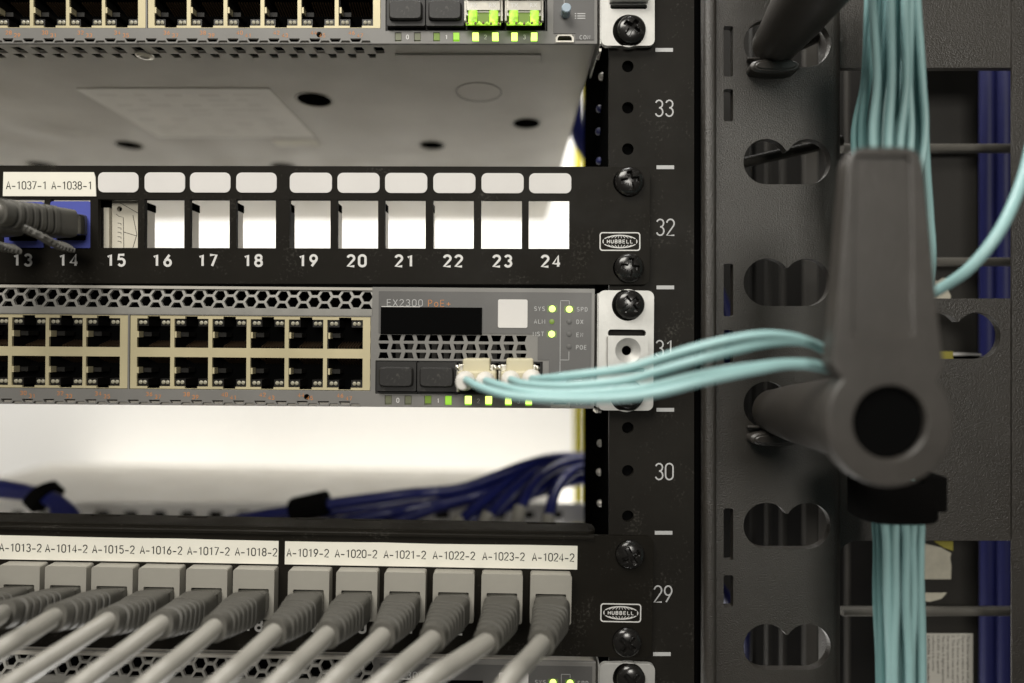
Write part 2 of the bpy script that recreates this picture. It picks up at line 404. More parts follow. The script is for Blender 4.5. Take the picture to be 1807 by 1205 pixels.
def network_switch(label, px, py, roll, scale, states, underside=False):
    d = Dev('network_switch', label, 'switch', px, py, -3, roll, scale, 'rack mounted network switches')
    d.px, d.py = 1048, 721; X, Z, k = d.X, d.Z, d.k; root = d.o
    # faceplate with real holes
    holes = []; vent = []
    R = 9.9*k
    for i in range(-2, 42):
        cx = 645-18.65*i
        if cx < -90: break
        for cy in ((526.6, 548.1) if i % 2 == 0 else (515.6, 537.3)):
            h = clip(hexa(X(cx), Z(cy), R), Z(548.6), Z(512.2))
            if cx < 650 and len(h) > 2: vent.append(h)
        for (cy, lo, hi) in (((712.5, 717.7, 711.8),) if i % 2 == 0 else ((721, 719.6, 715.6),)):
            h = clip(hexa(X(cx), Z(cy), R), Z(lo), Z(hi))
            if cx < 645 and len(h) > 2: holes.append(h)
    blockA, blockB = d.rr(-80, 562, 224.5, 693, 0), d.rr(227.5, 562, 653, 693, 0)
    holes += [blockA, blockB]
    for c in range(12):
        for r_ in range(3):
            cx = 676+22.1*c; zt, zb = (593.5+15.6*r_, 604+15.6*r_)
            a, b = (9.2, 6) if (c+r_) % 2 else (6, 9.2)
            holes.append([(X(cx-b), Z(zb)), (X(cx+b), Z(zb)), (X(cx+a), Z(zt)), (X(cx-a), Z(zt))])
    holes.append(d.rr(662, 639, 957, 698, 0))
    for x in LEDX: holes.append(d.rr(x-6, 700.5, x+6, 717, 1))
    holes.append(d.rr(973, 706, 1004, 718.5, 1)); holes.append(circ(X(541), Z(704.5), 1.05, 14))
    mb = MB(); mb.plate([d.pt(*p) for p in ((-140, 721), (1048, 721), (1048, 509.5), (655.3, 509.5), (655.3, 561), (-140, 561))], holes, 0, 1.1, 'switch_grey'); mb.build('faceplate', root, bevel=.14)
    mb = MB(); mb.plate([d.pt(*p) for p in ((-140, 560.6), (655, 560.6), (655, 551), (655, 509.5), (-140, 509.5), (-140, 551))], vent, 0, 1.1, 'switch_grey_lit')
    zb, zt = Z(551), Z(509.5)
    mb.v = [(x, y+(max(0, (z-zb)/(zt-zb))**1.3)*2.2, z) for x, y, z in mb.v]; mb.build('vent_grille', root, bevel=.14)
    mb = MB(); mb.box(X(-140), X(656), 9, 10, Z(721)+.3, Z(510)-.3, 'void_black')
    mb.box(X(656), X(1046), 14, 15, Z(720), Z(510)-.3, 'void_black'); mb.build('inner_shade', root)
    # something pale inside the lower vent
    mb = MB()
    for c in range(11):
        mb.box(X(690+22*c), X(699+22*c), 8, 9, Z(640), Z(608), 'interior_grey')
    mb.build('inner_rib', root) if underside is False else None
    # body
    mb = MB(); x0, x1 = X(-1100), X(1046); z0, z1 = Z(720.4), Z(510); Dp = 318/scale
    mb.box(x0, x1, 1.15, Dp, z1-1, z1, 'switch_steel'); mb.box(x0, x0+1, 1.15, Dp, z0, z1, 'switch_steel')
    mb.box(x1-1, x1, 1.15, Dp, z0, z1, 'switch_steel'); mb.box(x0, x1, Dp-1, Dp, z0+1.2, z1, 'switch_steel')
    mb.build('chassis', root)
    # underside sheet: x / depth plane
    def UP(qx, qy):            # a photo pixel on the underside -> local x, depth
        dd = D*(602.5-77)/(602.5-qy)
        return (((qx-903.5)*dd/F-(px-903.5)*(D-3)/F)/scale, (dd-D+3)/scale)
    uh = []
    dims = []
    if underside:
        for qx, qy, r in ((555, 171, 7.4), (929, 213, 6.6), (762, 252, 6.6), (228, 252, 6.6), (75, 289, 7.5), (500, 291, 7.5), (300, 300, 7)):
            u, v = UP(qx, qy); uh.append(circ(u, v, r, 28)); dims.append((u, v, r))
        for i in range(41):
            cx = 645-18.65*i
            if cx < -90: break
            uh.append([(X(cx)+a*k, b) for a, b in ((-8, 3.2), (7, 3.2), (9, 5.2), (7, 7.6), (-8, 7.6), (-9.5, 5.2))] if i % 2 == 0 else
                      [(X(cx)+a*k, b) for a, b in ((-8, 8.6), (8, 8.6), (5, 11.4), (-6, 11.4))])
        a, b = UP(697, 88.5), UP(958, 102)
        tabr = rrect(a[0], a[1], b[0]-1, b[1], .8)
    mb = MB(); mb.plate([(x0, 1.2), (x1, 1.2), (x1, Dp), (x0, Dp)], uh, 0, 1.2, 'switch_steel')
    mb.v = [(x, z, z0+y) for x, y, z in mb.v]
    cover = mb.build('bottom_cover', root, bevel=.25 if underside else 0)
    if underside:
        for u, v, r in dims:
            mb = MB(); mb.lathe([(r+1.3, -.02), (r+.9, .35), (r, .6), (r*.92, 2), (r*.7, 3.4), (.1, 3.4)], (u, v, z0), 'void_black', 28, (0, 0, 1))
            mb.v = [(x, y, z) for x, y, z in mb.v]
            mb.build('dimple', cover)
            mb = MB(); mb.lathe([(r+1.2, 0), (r+.9, -.25), (r+.1, 0)], (u, v, z0), 'switch_steel', 28, (0, 0, 1)); mb.build('dimple_rim', cover)
            mb = MB(); mb.lathe([(1.5, 0), (1.4, -.8), (.7, -1)], (u, v, z0+1.9), 'fin_steel', 14, (0, 0, 1)); mb.build('bottom_screw', cover)
        mb = MB(); a, b = UP(697, 88.5), UP(958, 102)
        mb.box(a[0], b[0]-1, a[1], b[1], z0-.55, z0+.3, 'switch_steel'); mb.build('recess_slab', cover, bevel=.3)  # recess shaped as a raised slab so its front edge catches light
        mb = MB(); a, b = UP(132, 150), UP(553, 237); c = UP(480, 149)
        mb.plate(rrect(a[0], a[1], (b[0]+c[0])/2, b[1], 1), [], 0, .25, 'sheet_white')
        for r_ in range(9):
            for q in range(5):
                if random.random() < .75:
                    u = a[0]+5+q*15+random.uniform(0, 4); v = a[1]+6+r_*5.8
                    mb.plate(rrect(u, v, u+random.uniform(5, 12), v+random.uniform(.8, 2.2), 0), [], -.03, 0, 'sheet_print')
        mb.v = [(x, z, z0-.3+y) for x, y, z in mb.v]; mb.build('rating_label', cover)
        mb = MB(); a, b = UP(480, 242), UP(566, 253); mb.box(UP(566, 253)[0]-24, b[0], a[1], b[1], z0-.2, z0-.02, 'tape_cream'); mb.build('small_sticker', cover)
        u, v = UP(845, 157); mb = MB(); mb.plate(circ(u, v, 10.2, 48), [circ(u, v, 9.9, 48)], -.12, .02, 'interior_grey'); mb.v = [(x, z, z0+y) for x, y, z in mb.v]; mb.build('embossed_ring', cover)
        u, v = UP(255, 91); mb = MB(); mb.lathe([(3.4, 0), (3.2, -.5), (1.9, -.75), (1.5, -.3), (.2, -.3)], (u, v, z0), 'steel', 20, (0, 0, 1)); mb.build('rivet_or_glint', cover)
    # port blocks
    rows = ((568.0, 619.2, True), (635.8, 687.8, False))
    for bx0, bx1, cols in ((-80, 224.5, [(-113, -52), (-47, 12.5), (19, 78.5), (84.5, 144), (150, 210)]), (227.5, 653, [(240, 299), (306, 366), (373, 433.5), (440.5, 501), (508, 569), (576, 639)])):
        cols = [c for c in cols if c[0] > -50]
        hs = []
        for a, b in cols:
            c = (a+b)/2
            u0, u1, l0, l1 = rows[0][0], rows[0][1], rows[1][0], rows[1][1]
            hs.append([d.pt(a, u1), d.pt(b, u1), d.pt(b, u0), d.pt(c+11, u0), d.pt(c+11, u0-4.2), d.pt(c-11, u0-4.2), d.pt(c-11, u0), d.pt(a, u0)])
            hs.append([d.pt(a, l0), d.pt(a, l1), d.pt(c-11, l1), d.pt(c-11, l1+3.4), d.pt(c+11, l1+3.4), d.pt(c+11, l1), d.pt(b, l1), d.pt(b, l0)])
        mb = MB(); mb.plate(d.rr(bx0+.9, 562.4, bx1-.9, 692, 1), hs, .25, 1.0, 'port_beige')
        for zz in (578, 600, 628, 655, 676):
            if bx1 > 600 or True: mb.box(X(bx1-1.2), X(bx1+.6), .5, 1.4, Z(zz), Z(zz+9), 'port_beige')
        frame = mb.build('port_frame', root, bevel=.12)
        for a, b in cols:
            for u0, u1, up in rows:
                if up not in SHARED: SHARED[up] = port_mesh(up).build('ethernet_port', None, 0); o = SHARED[up]
                else: o = SHARED[up].copy(); COL.objects.link(o)
                o.parent = frame; o.location = (X((a+b)/2)/1000, .0, Z((u0+u1)/2)/1000)
    # orange port numbers
    mb = MB()
    for i, c in enumerate((-18, 48, 113, 180, 270, 336, 403, 470, 538, 607)):
        dz = .008*(1048-c)*0
        lettering(mb, str(28+2*i), X(c-7), Z(701.3), 1.35, .25, 'print_orange', -.02, sp=.9, sx=1.1); lettering(mb, str(29+2*i), X(c+8.5), Z(706.2), 1.35, .25, 'print_orange', -.02, sp=.9, sx=1.1)
    mb.build('port_numbers', root)
    # module panel
    mb = MB(); mb.plate([d.pt(*p) for p in ((667, 590.5), (667, 516.5), (1042, 516.5), (1042, 714.5), (1008, 714.5), (1008, 703), (968, 703), (968, 636), (948, 636), (948, 590.5))], [], -.22, -.02, 'module_grey')
    lp = mb.build('label_panel', root, bevel=.08)
    yp = -.27
    mb = MB(); lettering(mb, 'EX2300', X(681.5), Z(537), 2.35, .27, 'print_grey', yp, sp=.90, sx=1.08, al='L'); mb.build('model_lettering', lp)
    mb = MB(); lettering(mb, 'PoE+', X(754), Z(537.5), 2.35, .27, 'print_orange', yp, sp=.90, sx=1.05, al='L'); mb.build('model_suffix', lp)
    mb = MB(); mb.box(X(671), X(849.5), -.5, -.2, Z(592.5), Z(544.5), 'void_black'); mb.box(X(672), X(740), -.32, -.2, Z(544.5), Z(543.3), 'label_white'); mb.build('blackout_bar', lp)  # added bar blotting out the maker's name, not a real label
    mb = MB(); mb.plate(d.rr(877.5, 529.5, 929.5, 579.5, 3), [], -.4, -.2, 'label_white'); mb.build('white_sticker', lp)
    mb = MB()
    for s, x, y, al in (('SYS', 960, 545.5, 'RIGHT'), ('ALM', 960, 568, 'RIGHT'), ('MST', 958.5, 590, 'RIGHT'), ('SPD', 1016.5, 546, 'LEFT'), ('DX', 1016, 568, 'LEFT'), ('EN', 1016, 591, 'LEFT'), ('POE', 1015.5, 613, 'LEFT'), ('CON', 1016, 710, 'LEFT')):
        lettering(mb, s, X(x), Z(y), 1.45, .25, 'print_grey', yp, sp=.95, sx=1.05, al=al[0])
    w_ = .18
    for pl in (((987.5, 656), (987.5, 531), (1003, 531), (1003, 537)), ((987.5, 635.5), (1003, 635.5), (1003, 621))):
        for (a, b), (c, e) in zip(pl, pl[1:]): mb.box(X(min(a, c))-w_/2, X(max(a, c))+w_/2, yp, -.2, Z(max(b, e))-w_/2+(.001 if a == c else 0), Z(min(b, e))+w_/2, 'print_grey')
    for i in range(3):
        mb.box(X(1007), X(1009.5), yp, -.2, Z(666+4.2*i), Z(667.8+4.2*i), 'print_grey'); mb.box(X(1011.5), X(1026), yp, -.2, Z(666+4.2*i), Z(667.8+4.2*i), 'print_grey')
    mb.build('status_lettering', lp)
    for i, (x, y, st) in enumerate(((973, 545.5, 'led_bright'), (1003, 546, 'led_bright'), (972.5, 568, 'led_dim'), (972.5, 590, 'led_bright'), (1003, 568, 'led_off'), (1003, 590, 'led_off'), (1003, 612, 'led_off'))):
        mb = MB(); 
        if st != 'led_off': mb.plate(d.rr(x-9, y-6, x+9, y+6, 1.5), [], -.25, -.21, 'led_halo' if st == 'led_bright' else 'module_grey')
        mb.lathe([(1.2 if st == 'led_bright' else .95, -.25), (1.1 if st == 'led_bright' else .9, -.42), (.5, -.5)], (X(x), 0, Z(y)), st if st != 'led_off' else 'module_grey', 16)
        mb.build('status_light', root)
    for x, st in zip(LEDX, states):
        mb = MB(); mb.box(X(x-5.4), X(x+5.4), .25 if st in ('led_off', 'led_dim') else -.12, 4, Z(714), Z(701.2), st); mb.box(X(x-5.4), X(x+5.4), .5, 4, Z(716.6), Z(714.4), 'led_off' if st in ('led_off', 'led_dim') else 'led_mid'); mb.build('link_light', root)
    mb = MB()
    for s, x in (('0', 702), ('1', 773), ('2', 844), ('3', 915)): lettering(mb, s, X(x), Z(709), 1.5, .34, 'print_white', -.03)
    mb.build('link_numbers', root)
    # console socket and button
    mb = MB(); mb.plate([d.pt(*p) for p in ((972, 719.5), (1005, 719.5), (1005, 711), (1000.5, 705.5), (976.5, 705.5), (972, 711))], [[d.pt(*p) for p in ((975.5, 716.5), (1001.5, 716.5), (1001.5, 711.5), (998, 708), (979, 708), (975.5, 711.5))]], -.5, 3, 'steel')
    mb.box(X(977), X(1000), 1.5, 2.0, Z(714.6), Z(711.6), 'interior_grey'); mb.build('console_socket', root)
    mb = MB(); mb.lathe([(1.75, 0), (1.75, -4.2), (1.5, -4.5), (.2, -4.5)], (X(990), 0, Z(667)), 'button_blue', 24); mb.build('mode_button', root)
    # sfp cage
    mb = MB(); cz0, cz1 = Z(697.4), Z(639.6)
    for x in (662.5, 735, 808, 879.5, 953): mb.box(X(x), X(x+2.4), .6, 30, cz0, cz1, 'dust_plug')
    mb.box(X(662.5), X(956.4), 30, 31, cz0, cz1, 'void_black'); mb.box(X(664.9), X(953), .6, 30, cz0, cz0+.5, 'dust_plug'); mb.box(X(664.9), X(953), .6, 30, cz1-.5, cz1, 'dust_plug')
    mb.build('transceiver_cage', root)
    # mounting ear
    mb = MB()
    E = lambda x0, y0, x1, y1, r: d.rr(x0, y0, x1, y1, r, 5)
    ear_holes = [circ(X(1106.5), Z(537.5), 5.75, 32), circ(X(1106), Z(697), 6.1, 32), E(1072, 581, 1139, 594, 6), E(1072, 649, 1139, 657, 4), circ(X(1105), Z(618), 1.75, 24)]
    mb.plate(E(1055, 512, 1153, 724, 11), ear_holes, .2, 2.0, 'plate_silver'); mb.box(X(1053.5), X(1055.8), 1.0, 30, Z(719), Z(517), 'plate_silver')
    ear = mb.build('mounting_ear', root, bevel=.45)
    mb = MB(); cx, cz = X(1105), Z(618)
    mb.plate(E(1070, 592, 1140, 648, 3), [circ(cx, cz, 4.6, 32)], -2.6, -1.2, 'plate_silver')
    rings = [[(cx+r*math.cos(2*math.pi*j/32), y, cz+r*math.sin(2*math.pi*j/32)) for j in range(32)] for r, y in ((4.6, -2.6), (4.3, -2.45), (2.4, -.6), (1.75, .1))]
    mb.loft(rings, 'plate_silver', False)
    mb.box(X(1070.2), X(1074), -1.2, 1.6, Z(647), Z(593), 'plate_silver'); mb.box(X(1136), X(1139.8), -1.2, 1.6, Z(647), Z(593), 'plate_silver')
    mb.lathe([(1.9, 1.2), (.1, 1.2)], (cx, 0, cz), 'void_black', 20)
    mb.build('ear_loop', ear, bevel=.35)
    place_screw(ear, X(1110), Z(537), .4, 5.2, 3.0, random.uniform(.5, 1.1)); place_screw(ear, X(1110), Z(696), .4, 5.3, 3.0, random.uniform(0, 1))
    mb = MB(); mb.box(X(1052.8), X(1057), 2.1, 9, Z(730), Z(724.5), 'steel'); mb.build('ear_tab', ear)
    return d
ON = ('led_off', 'led_off', 'led_dim', 'led_mid', 'led_bright', 'led_bright', 'led_bright', 'led_bright')
swm = network_switch('grey switch with aqua fibre cords plugged in, at unit 31', 1048, 721, .0080, 1.0, ON)
swt = network_switch('grey switch above the blank patch panel, its steel underside showing', 1054, 77, .0005, .968, ON, True)
swb = network_switch('grey switch along the bottom edge, behind the grey patch cords', 1048, 1380, .0160, 1.0, ON)
def dev_world(d, px, py, y):            # photo-style pixel of the middle switch drawing -> world mm on device d
    d.o.rotation_euler; v = Vector((d.X(px), y, d.Z(py)))*d.o.scale[0]
    return Matrix.Rotation(d.o.rotation_euler.y, 3, 'Y') @ v + Vector(d.o.location)*1000

# dust plugs and transceivers (each can be pulled out)
def dust_plug(d, x0, x1, label):
    t = thing('dust_plug', label, 'dust plug', dev_world(d, (x0+x1)/2, 667, 0), d.o.rotation_euler.y, 'black dust plugs in empty transceiver slots', d.o.scale[0])
    k = d.k; w, h = (x1-x0)/2*k, 25.5*k
    mb = MB(); mb.plate(rrect(-w, -h, w, h, .5), [], -1.6, .5, 'dust_plug'); mb.build('flange', t, bevel=.3)
    mb = MB(); mb.sweep([(0, -1.65, 0), (0, -2.6, 0), (0, -3.1, 0)], [w*.88, w*.86, w*.80], [h*.70, h*.68, h*.60], 'dust_plug', 20, 7); mb.build('grip', t)
for d, s in ((swt, 'topmost'), (swm, 'middle'), (swb, 'bottom')):
    if d is swb: continue
    dust_plug(d, 666, 735, f'black dust plug beside the port block of the {s} switch, above link number 0')
    dust_plug(d, 737, 806, f'black dust plug next to the metal transceivers of the {s} switch, above link number 1')
def transceiver(d, cx, label, lit):
    t = thing('transceiver', label, 'transceiver', dev_world(d, cx, 667, 0), d.o.rotation_euler.y, 'metal transceivers in the lit slots', d.o.scale[0])
    k = d.k; w = 31*k
    mb = MB(); mb.box(-w, w, -5, 25, -3.4, 4.8, 'steel'); mb.build('shell', t, bevel=.3)
    if lit:
        mb = MB(); mb.box(-w*.93, w*.93, -7.5, -5.05, 1.7, 8, 'contact'); mb.build('bail_latch', t, bevel=.5)
        mb = MB(); mb.box(-w*.95, w*.95, -6.3, -5.05, -2.0, 1.4, 'steel'); text(mb, 'TX', -w*.55, -.2, 1.6, 'print_white', -6.36, bold=.02); text(mb, 'RX', w*.55, -.2, 1.6, 'print_white', -6.36, bold=.02); mb.build('nameplate', t)
        for q in (-1, 1):
            mb = MB(); mb.sweep([(q*w*.60, -5.6, -2.2), (q*w*.60, -5.6, -6.3)], w*.26, 1.0, 'led_glow', 12, 3, up=(0, -1, 0)); mb.build('leak_glow', t)  # glowing bars stand in for lamp light leaking through the gap
        mb = MB(); mb.box(-w*.32, w*.32, -5.6, -5.05, -6.3, -2.2, 'led_dim'); mb.box(-w, w, -6, -5, -6.9, -6.5, 'led_glow')  # green spill of the leak painted on as dim block and glowing lip
        for j in range(9):
            mb.lathe([(.5, 0), (.42, -.4), (.1, -.5)], (-w+w*2*(j+.5)/9, -6, -6.75+random.uniform(-.2, .2)), 'led_glow' if j % 2 else 'contact', 8)
        mb.box(-w*.8, w*.8, -5.9, -5.6, -2.6, -2.2, 'steel'); mb.build('lower_lip', t)
    for q in (-1, 1):
        mb = MB(); mb.sweep([(q*w*1.05, -4, -5), (q*w*1.05, -4, 4.4)], .55, .8, 'steel', 8, 3, up=(0, -1, 0))
        mb.lathe([(1.0, 0), (.9, -1.4), (.3, -1.7)], (q*w*1.05, -4, 3.6), 'steel', 12); mb.build('side_spring', t)
transceiver(swt, 841.5, 'bare metal transceiver glowing green beside the dust plugs of the topmost switch', True)
transceiver(swt, 914, 'bare metal transceiver glowing green beside the blue button of the topmost switch', True)
transceiver(swm, 841.5, 'metal transceiver behind the fibre connector next to the dust plugs', False)
transceiver(swm, 914, 'metal transceiver behind the fibre connector farther from the dust plugs', False)

# ------------------------------------------------------------------ patch panels
def logo(d, cx, cy, root):
    X, Z = d.X, d.Z; x, z = X(cx), Z(cy); k = d.k; w, h = 36*k, 18*k
    mb = MB()
    mb.plate(rrect(x-w, z-h*.92, x+w, z+h*.92, 1.1), [rrect(x-w+.42, z-h*.92+.42, x+w-.42, z+h*.92-.42, .8)], -.06, .02, 'print_white')
    ew, eh = w*.86, h*.66
    mb.plate(circ(x, z, ew, 40, eh), [circ(x, z, ew-.38, 40, eh-.38)], -.06, .02, 'print_white')
    for q in (-.78, -.56, -.33, -.11, .11, .33, .56, .78):
        for s in (1, -1):
            mb.stroke([(x+q*ew*math.cos(t), z+s*eh*math.sin(t)*.96) for t in (.55, .8, 1.05, 1.35)], .24, 'print_white', -.04)
    mb.box(x-ew*.93, x+ew*.93, -.08, -.045, z-h*.26, z+h*.26, 'panel_black')
    lettering(mb, 'HUBBELL', x, z, h*.32, .34, 'print_white', -.11, sp=.92, sx=1.28)
    mb.build('emblem', root)
def ear_screws(d, pts, slots, root):
    for (x, y), rot in pts: place_screw(root, d.X(x), d.Z(y), -.1, 5.25, 3.2, rot)
PX = (8, 89, 173, 255, 335, 416.5, 511, 595, 679, 764, 849, 933)
# upper (unit 32)
d = Dev('patch_bay', 'black patch panel with empty openings numbered 13 to 24', 'patch panel', 1048, 400, -2, .0022, 1, 'black 24 port patch panels')
pp = d.o; X, Z = d.X, d.Z
dr = lambda x: .0022*(1048-x)
holes = []
for i, x in enumerate(PX):
    holes.append(d.rr(x, 353.5, x+(72 if i > 5 else 70), 439, .6))
for y in (321, 473): holes.append(rrect(X(1082), Z(y)-4.6, X(1131), Z(y)+4.6, 4.6, 8))
mb = MB(); mb.plate(d.rr(-140, 294, 1147, 502, 13, 6), holes, 0, 1.7, 'panel_black'); mb.build('face', pp, bevel=.3)
for y in (321, 473):
    mb = MB(); mb.box(X(1080), X(1134), 1.75, 1.9, Z(y)-5, Z(y)+5, 'void_black'); mb.build('slot_back', pp)
mb = MB(); mb.box(X(-140), X(1040), 0.6, 16, Z(295.2), Z(294.2), 'panel_black'); mb.box(X(-140), X(1040), .9, 9, Z(503), Z(502.2), 'panel_black'); mb.box(X(-140), X(1050), .9, 7, Z(509), Z(503.2), 'void_black'); mb.build('flange', pp)  # last bar is added black filling the dark gap below the panel
for i, x in enumerate(PX):
    if i > 1:
        mb = MB(); mb.plate(d.rr(x+.5, 306, x+75-(3 if i < 6 else 0), 341.5, 10, 6), [], -.25, .02, 'label_white'); mb.build('label_window', pp, bevel=.1)
    mb = MB(); cx = (40, 121, 205, 286.5, 367, 447, 544, 630, 714.5, 800, 887, 972.5)[i]
    lettering(mb, str(13+i), X(cx)-.1, Z(461), 3.95, 1.02, 'print_white', -.03, sp=.95, sx=1.1); mb.build('port_number', pp)
    if i > 2:
        vis = (0, 0, 0, 262, 341, 420.5, 511.5, 597, 680.5, 764, 847, 929)[i]
        xf = 903.5+(vis-903.5)*(D+5)/F/d.k*1.0
        xf = X(903.5+(vis-903.5)*(D+5)/(D-2))
        mb = MB(); mb.box(xf-.55, xf, 6.5, 11 if i < 6 else 12, Z(441), Z(366), 'fin_steel' if i != 6 else 'interior_dark'); mb.box(xf-.6, xf+.1, 6.4, 11.6, Z(365.5), Z(352), 'void_black'); mb.build('divider_fin', pp)
mb = MB(); x1 = X(1008)+2.2; mb.box(x1-1, x1, 3, 9, Z(440), Z(352), 'panel_black'); mb.build('divider_fin', pp)
logo(d, 1094, 426, pp)
ear_screws(d, (((1110, 321), .15), ((1110, 473), 1.45)), None, pp)
# sticky label over 13 and 14
mb = MB(); mb.plate([d.pt(6, 348.5), d.pt(170.5, 348.5), d.pt(169, 314), d.pt(166, 306), d.pt(7, 306)], [], -.3, -.02, 'tape_cream')
for s, x in (('A-1037-1', 48, ), ('A-1038-1', 128)): lettering(mb, s, X(x), Z(329.5), 2.75, .36, 'print_dark', -.33, sp=.76, sx=.90)
mb.build('adhesive_label', pp)
# beige insert in opening 15
t = thing('blank_insert', 'beige blanking insert with a small dark hole in opening 15', 'insert', W(208, 398, 1))
k = (D+1)/F
mb = MB(); q = lambda x: (x-208)*k; r_ = lambda y: (398-y)*k
mb.box(q(174), q(191), .4, 8, r_(440), r_(366), 'insert_beige'); mb.box(q(180), q(182), .2, .4, r_(440), r_(366), 'interior_grey'); mb.box(q(172), q(193), 1.8, 9, r_(365.5), r_(350), 'void_black'); mb.build('side_post', t)
mb = MB(); mb.plate([(q(193), r_(440)), (q(244), r_(440)), (q(244), r_(352)), (q(193), r_(352))], [circ(q(206), r_(367), 1.0, 16)], 1.5, 3, 'insert_beige'); mb.box(q(200), q(212), 3.4, 3.6, r_(375), r_(358), 'void_black')
for pts in (((200, 376), (205, 380), (213, 382), (214, 440)), ((207, 356), (240, 375)), ((214, 408), (237, 415)), ((230, 378), (237, 412), (229, 440))):
    mb.stroke([(q(a), r_(b)) for a, b in pts], .22, 'print_dark', 1.47)
for i in range(5): mb.stroke([(q(203), r_(392+8*i)), (q(209), r_(393+8*i)), (q(209), r_(396+8*i))], .25, 'interior_grey', 1.47)
mb.build('body', t)

# lower (unit 29)
R29 = .0180
d29 = Dev('patch_bay', 'black patch panel full of grey cords with printed A-1013-2 to A-1024-2 strips', 'patch panel', 1048, 1050, -2, R29, 1, 'black 24 port patch panels')
pl = d29.o; X, Z = d29.X, d29.Z
de = lambda x, y: y+R29*(1048-x)            # take the roll out of a measured height
JX = (33, 115, 197, 280, 364, 447, 544, 629, 714, 800, 885.5, 972)
mb = MB()
holes = [rrect(X(1088), Z(y)-4.6, X(1133), Z(y)+4.6, 4.6, 8) for y in (975, 1130)]
mb.plate(d29.rr(-140, 945, 1152, 1159, 13, 6), holes, 0, 1.7, 'panel_black'); mb.build('face', pl, bevel=.3)
for y in (975, 1130):
    mb = MB(); mb.box(X(1084), X(1138), 1.75, 1.9, Z(y)-5, Z(y)+5, 'void_black'); mb.build('slot_back', pl)
# rolled top flange with slots
mb = MB()
slots = [rrect(X(x), 8.6, X(x)+11, 10.4, .5) for x in (-60, 120, 282, 500, 605, 930)]
mb.plate(rrect(X(-140), 0, X(1052), 11.2, 4), slots, 0, 1.4, 'panel_black')
mb.v = [(x, 2+z, Z(944.5)-y+.6) for x, y, z in mb.v]
mb.build('top_flange', pl, bevel=.5)
mb = MB(); mb.sweep([(X(-140), -.2, Z(948.5)), (X(1046), -.2, Z(948.5))], .9, .8, 'panel_black', 10, 3); mb.build('rolled_edge', pl)
mb = MB(); mb.sweep([(X(1040), 8, Z(944)), (X(1049), 8, Z(944))], 4, .9, 'panel_black', 10, 3, up=(0, 0, 1)); mb.build('flange_tip', pl)
for xa, xb, n0 in ((-40, 490.5, 13), (502, 1017.5, 19)):
    mb = MB(); ya, yb = 963.5, 1005
    notch = []
    for i in range(7):
        x = xb-(xb-xa)*i/6; notch += [(X(x), Z(ya+random.uniform(-.5, 1.2)))]
    mb.plate([(X(xa), Z(yb)), (X(xb), Z(yb))]+notch, [], -.3, -.02, 'tape_cream')
    for i in range(6):
        n = n0+i; cx = (36, 117, 200, 284, 367.5, 451.5, 542.5, 627.5, 713.5, 800, 887.5, 975)[n-13]
        lettering(mb, f'A-10{n}-2', X(cx), Z(984), 2.75, .40, 'print_dark', -.33, sp=.76, sx=.93)
    mb.build('label_strip', pl)
for i, cx in enumerate(JX):
    mb = MB(); lettering(mb, str(13+i), X(cx+1), Z(1114), 3.95, 1.02, 'print_white', -.03, sp=.95, sx=1.1); mb.build('port_number', pl)
logo(d29, 1096, 1080.5, pl)
ear_screws(d29, (((1110, 976), .5), ((1107, 1130), .9)), None, pl)

# ------------------------------------------------------------------ keystone jacks
def jack(cx, cy, w, h, y, m, label, op, roll=0):
    k = (D+y)/F; w *= k/2; h *= k/2
    t = thing('keystone_jack', label, 'jack', W(cx, cy, y), roll, 'keystone jacks in the patch panels')
    mb = MB(); ox0, ox1, oz0, oz1 = [v*k for v in op]
    mb.plate(rrect(-w, -h, w, h, .9), [rrect(ox0, oz0, ox1, oz1, .4)], 0, 3.2 if y > -4 else -y-2, m); 
    mb.build('housing', t, bevel=.55)
    mb = MB()
    mb.box(ox0+.02, ox0+.3, .8, 14, oz0, oz1, 'socket_black'); mb.box(ox1-.3, ox1-.02, .8, 14, oz0, oz1, 'socket_black')
    mb.box(ox0, ox1, 14, 14.4, oz0, oz1, 'void_black'); mb.box(ox0+.3, ox1-.3, .9, 14, oz1-.3, oz1-.02, 'socket_black'); mb.box(ox0+.3, ox1-.3, .9, 14, oz0+.02, oz0+.3, 'socket_black'); mb.build('socket', t)
    return t
JY = lambda x: 1058.5-R29*(972-x)
for i, cx in enumerate(JX):
    jack(cx, JY(cx), 73, 88, -6, 'jack_grey', f'light grey jack under the printed label A-{1013+i}-2', (-27, 27, -30, 10), R29)
jack(41, 398, 71, 84, -2, 'jack_blue', 'blue jack mostly hidden by a grey cord, above printed number 13', (-25, 25, -27, 18))
jack(124, 397, 71, 84, -2, 'jack_blue', 'blue jack next to the beige insert, above printed number 14', (-25, 27, -27, 18))

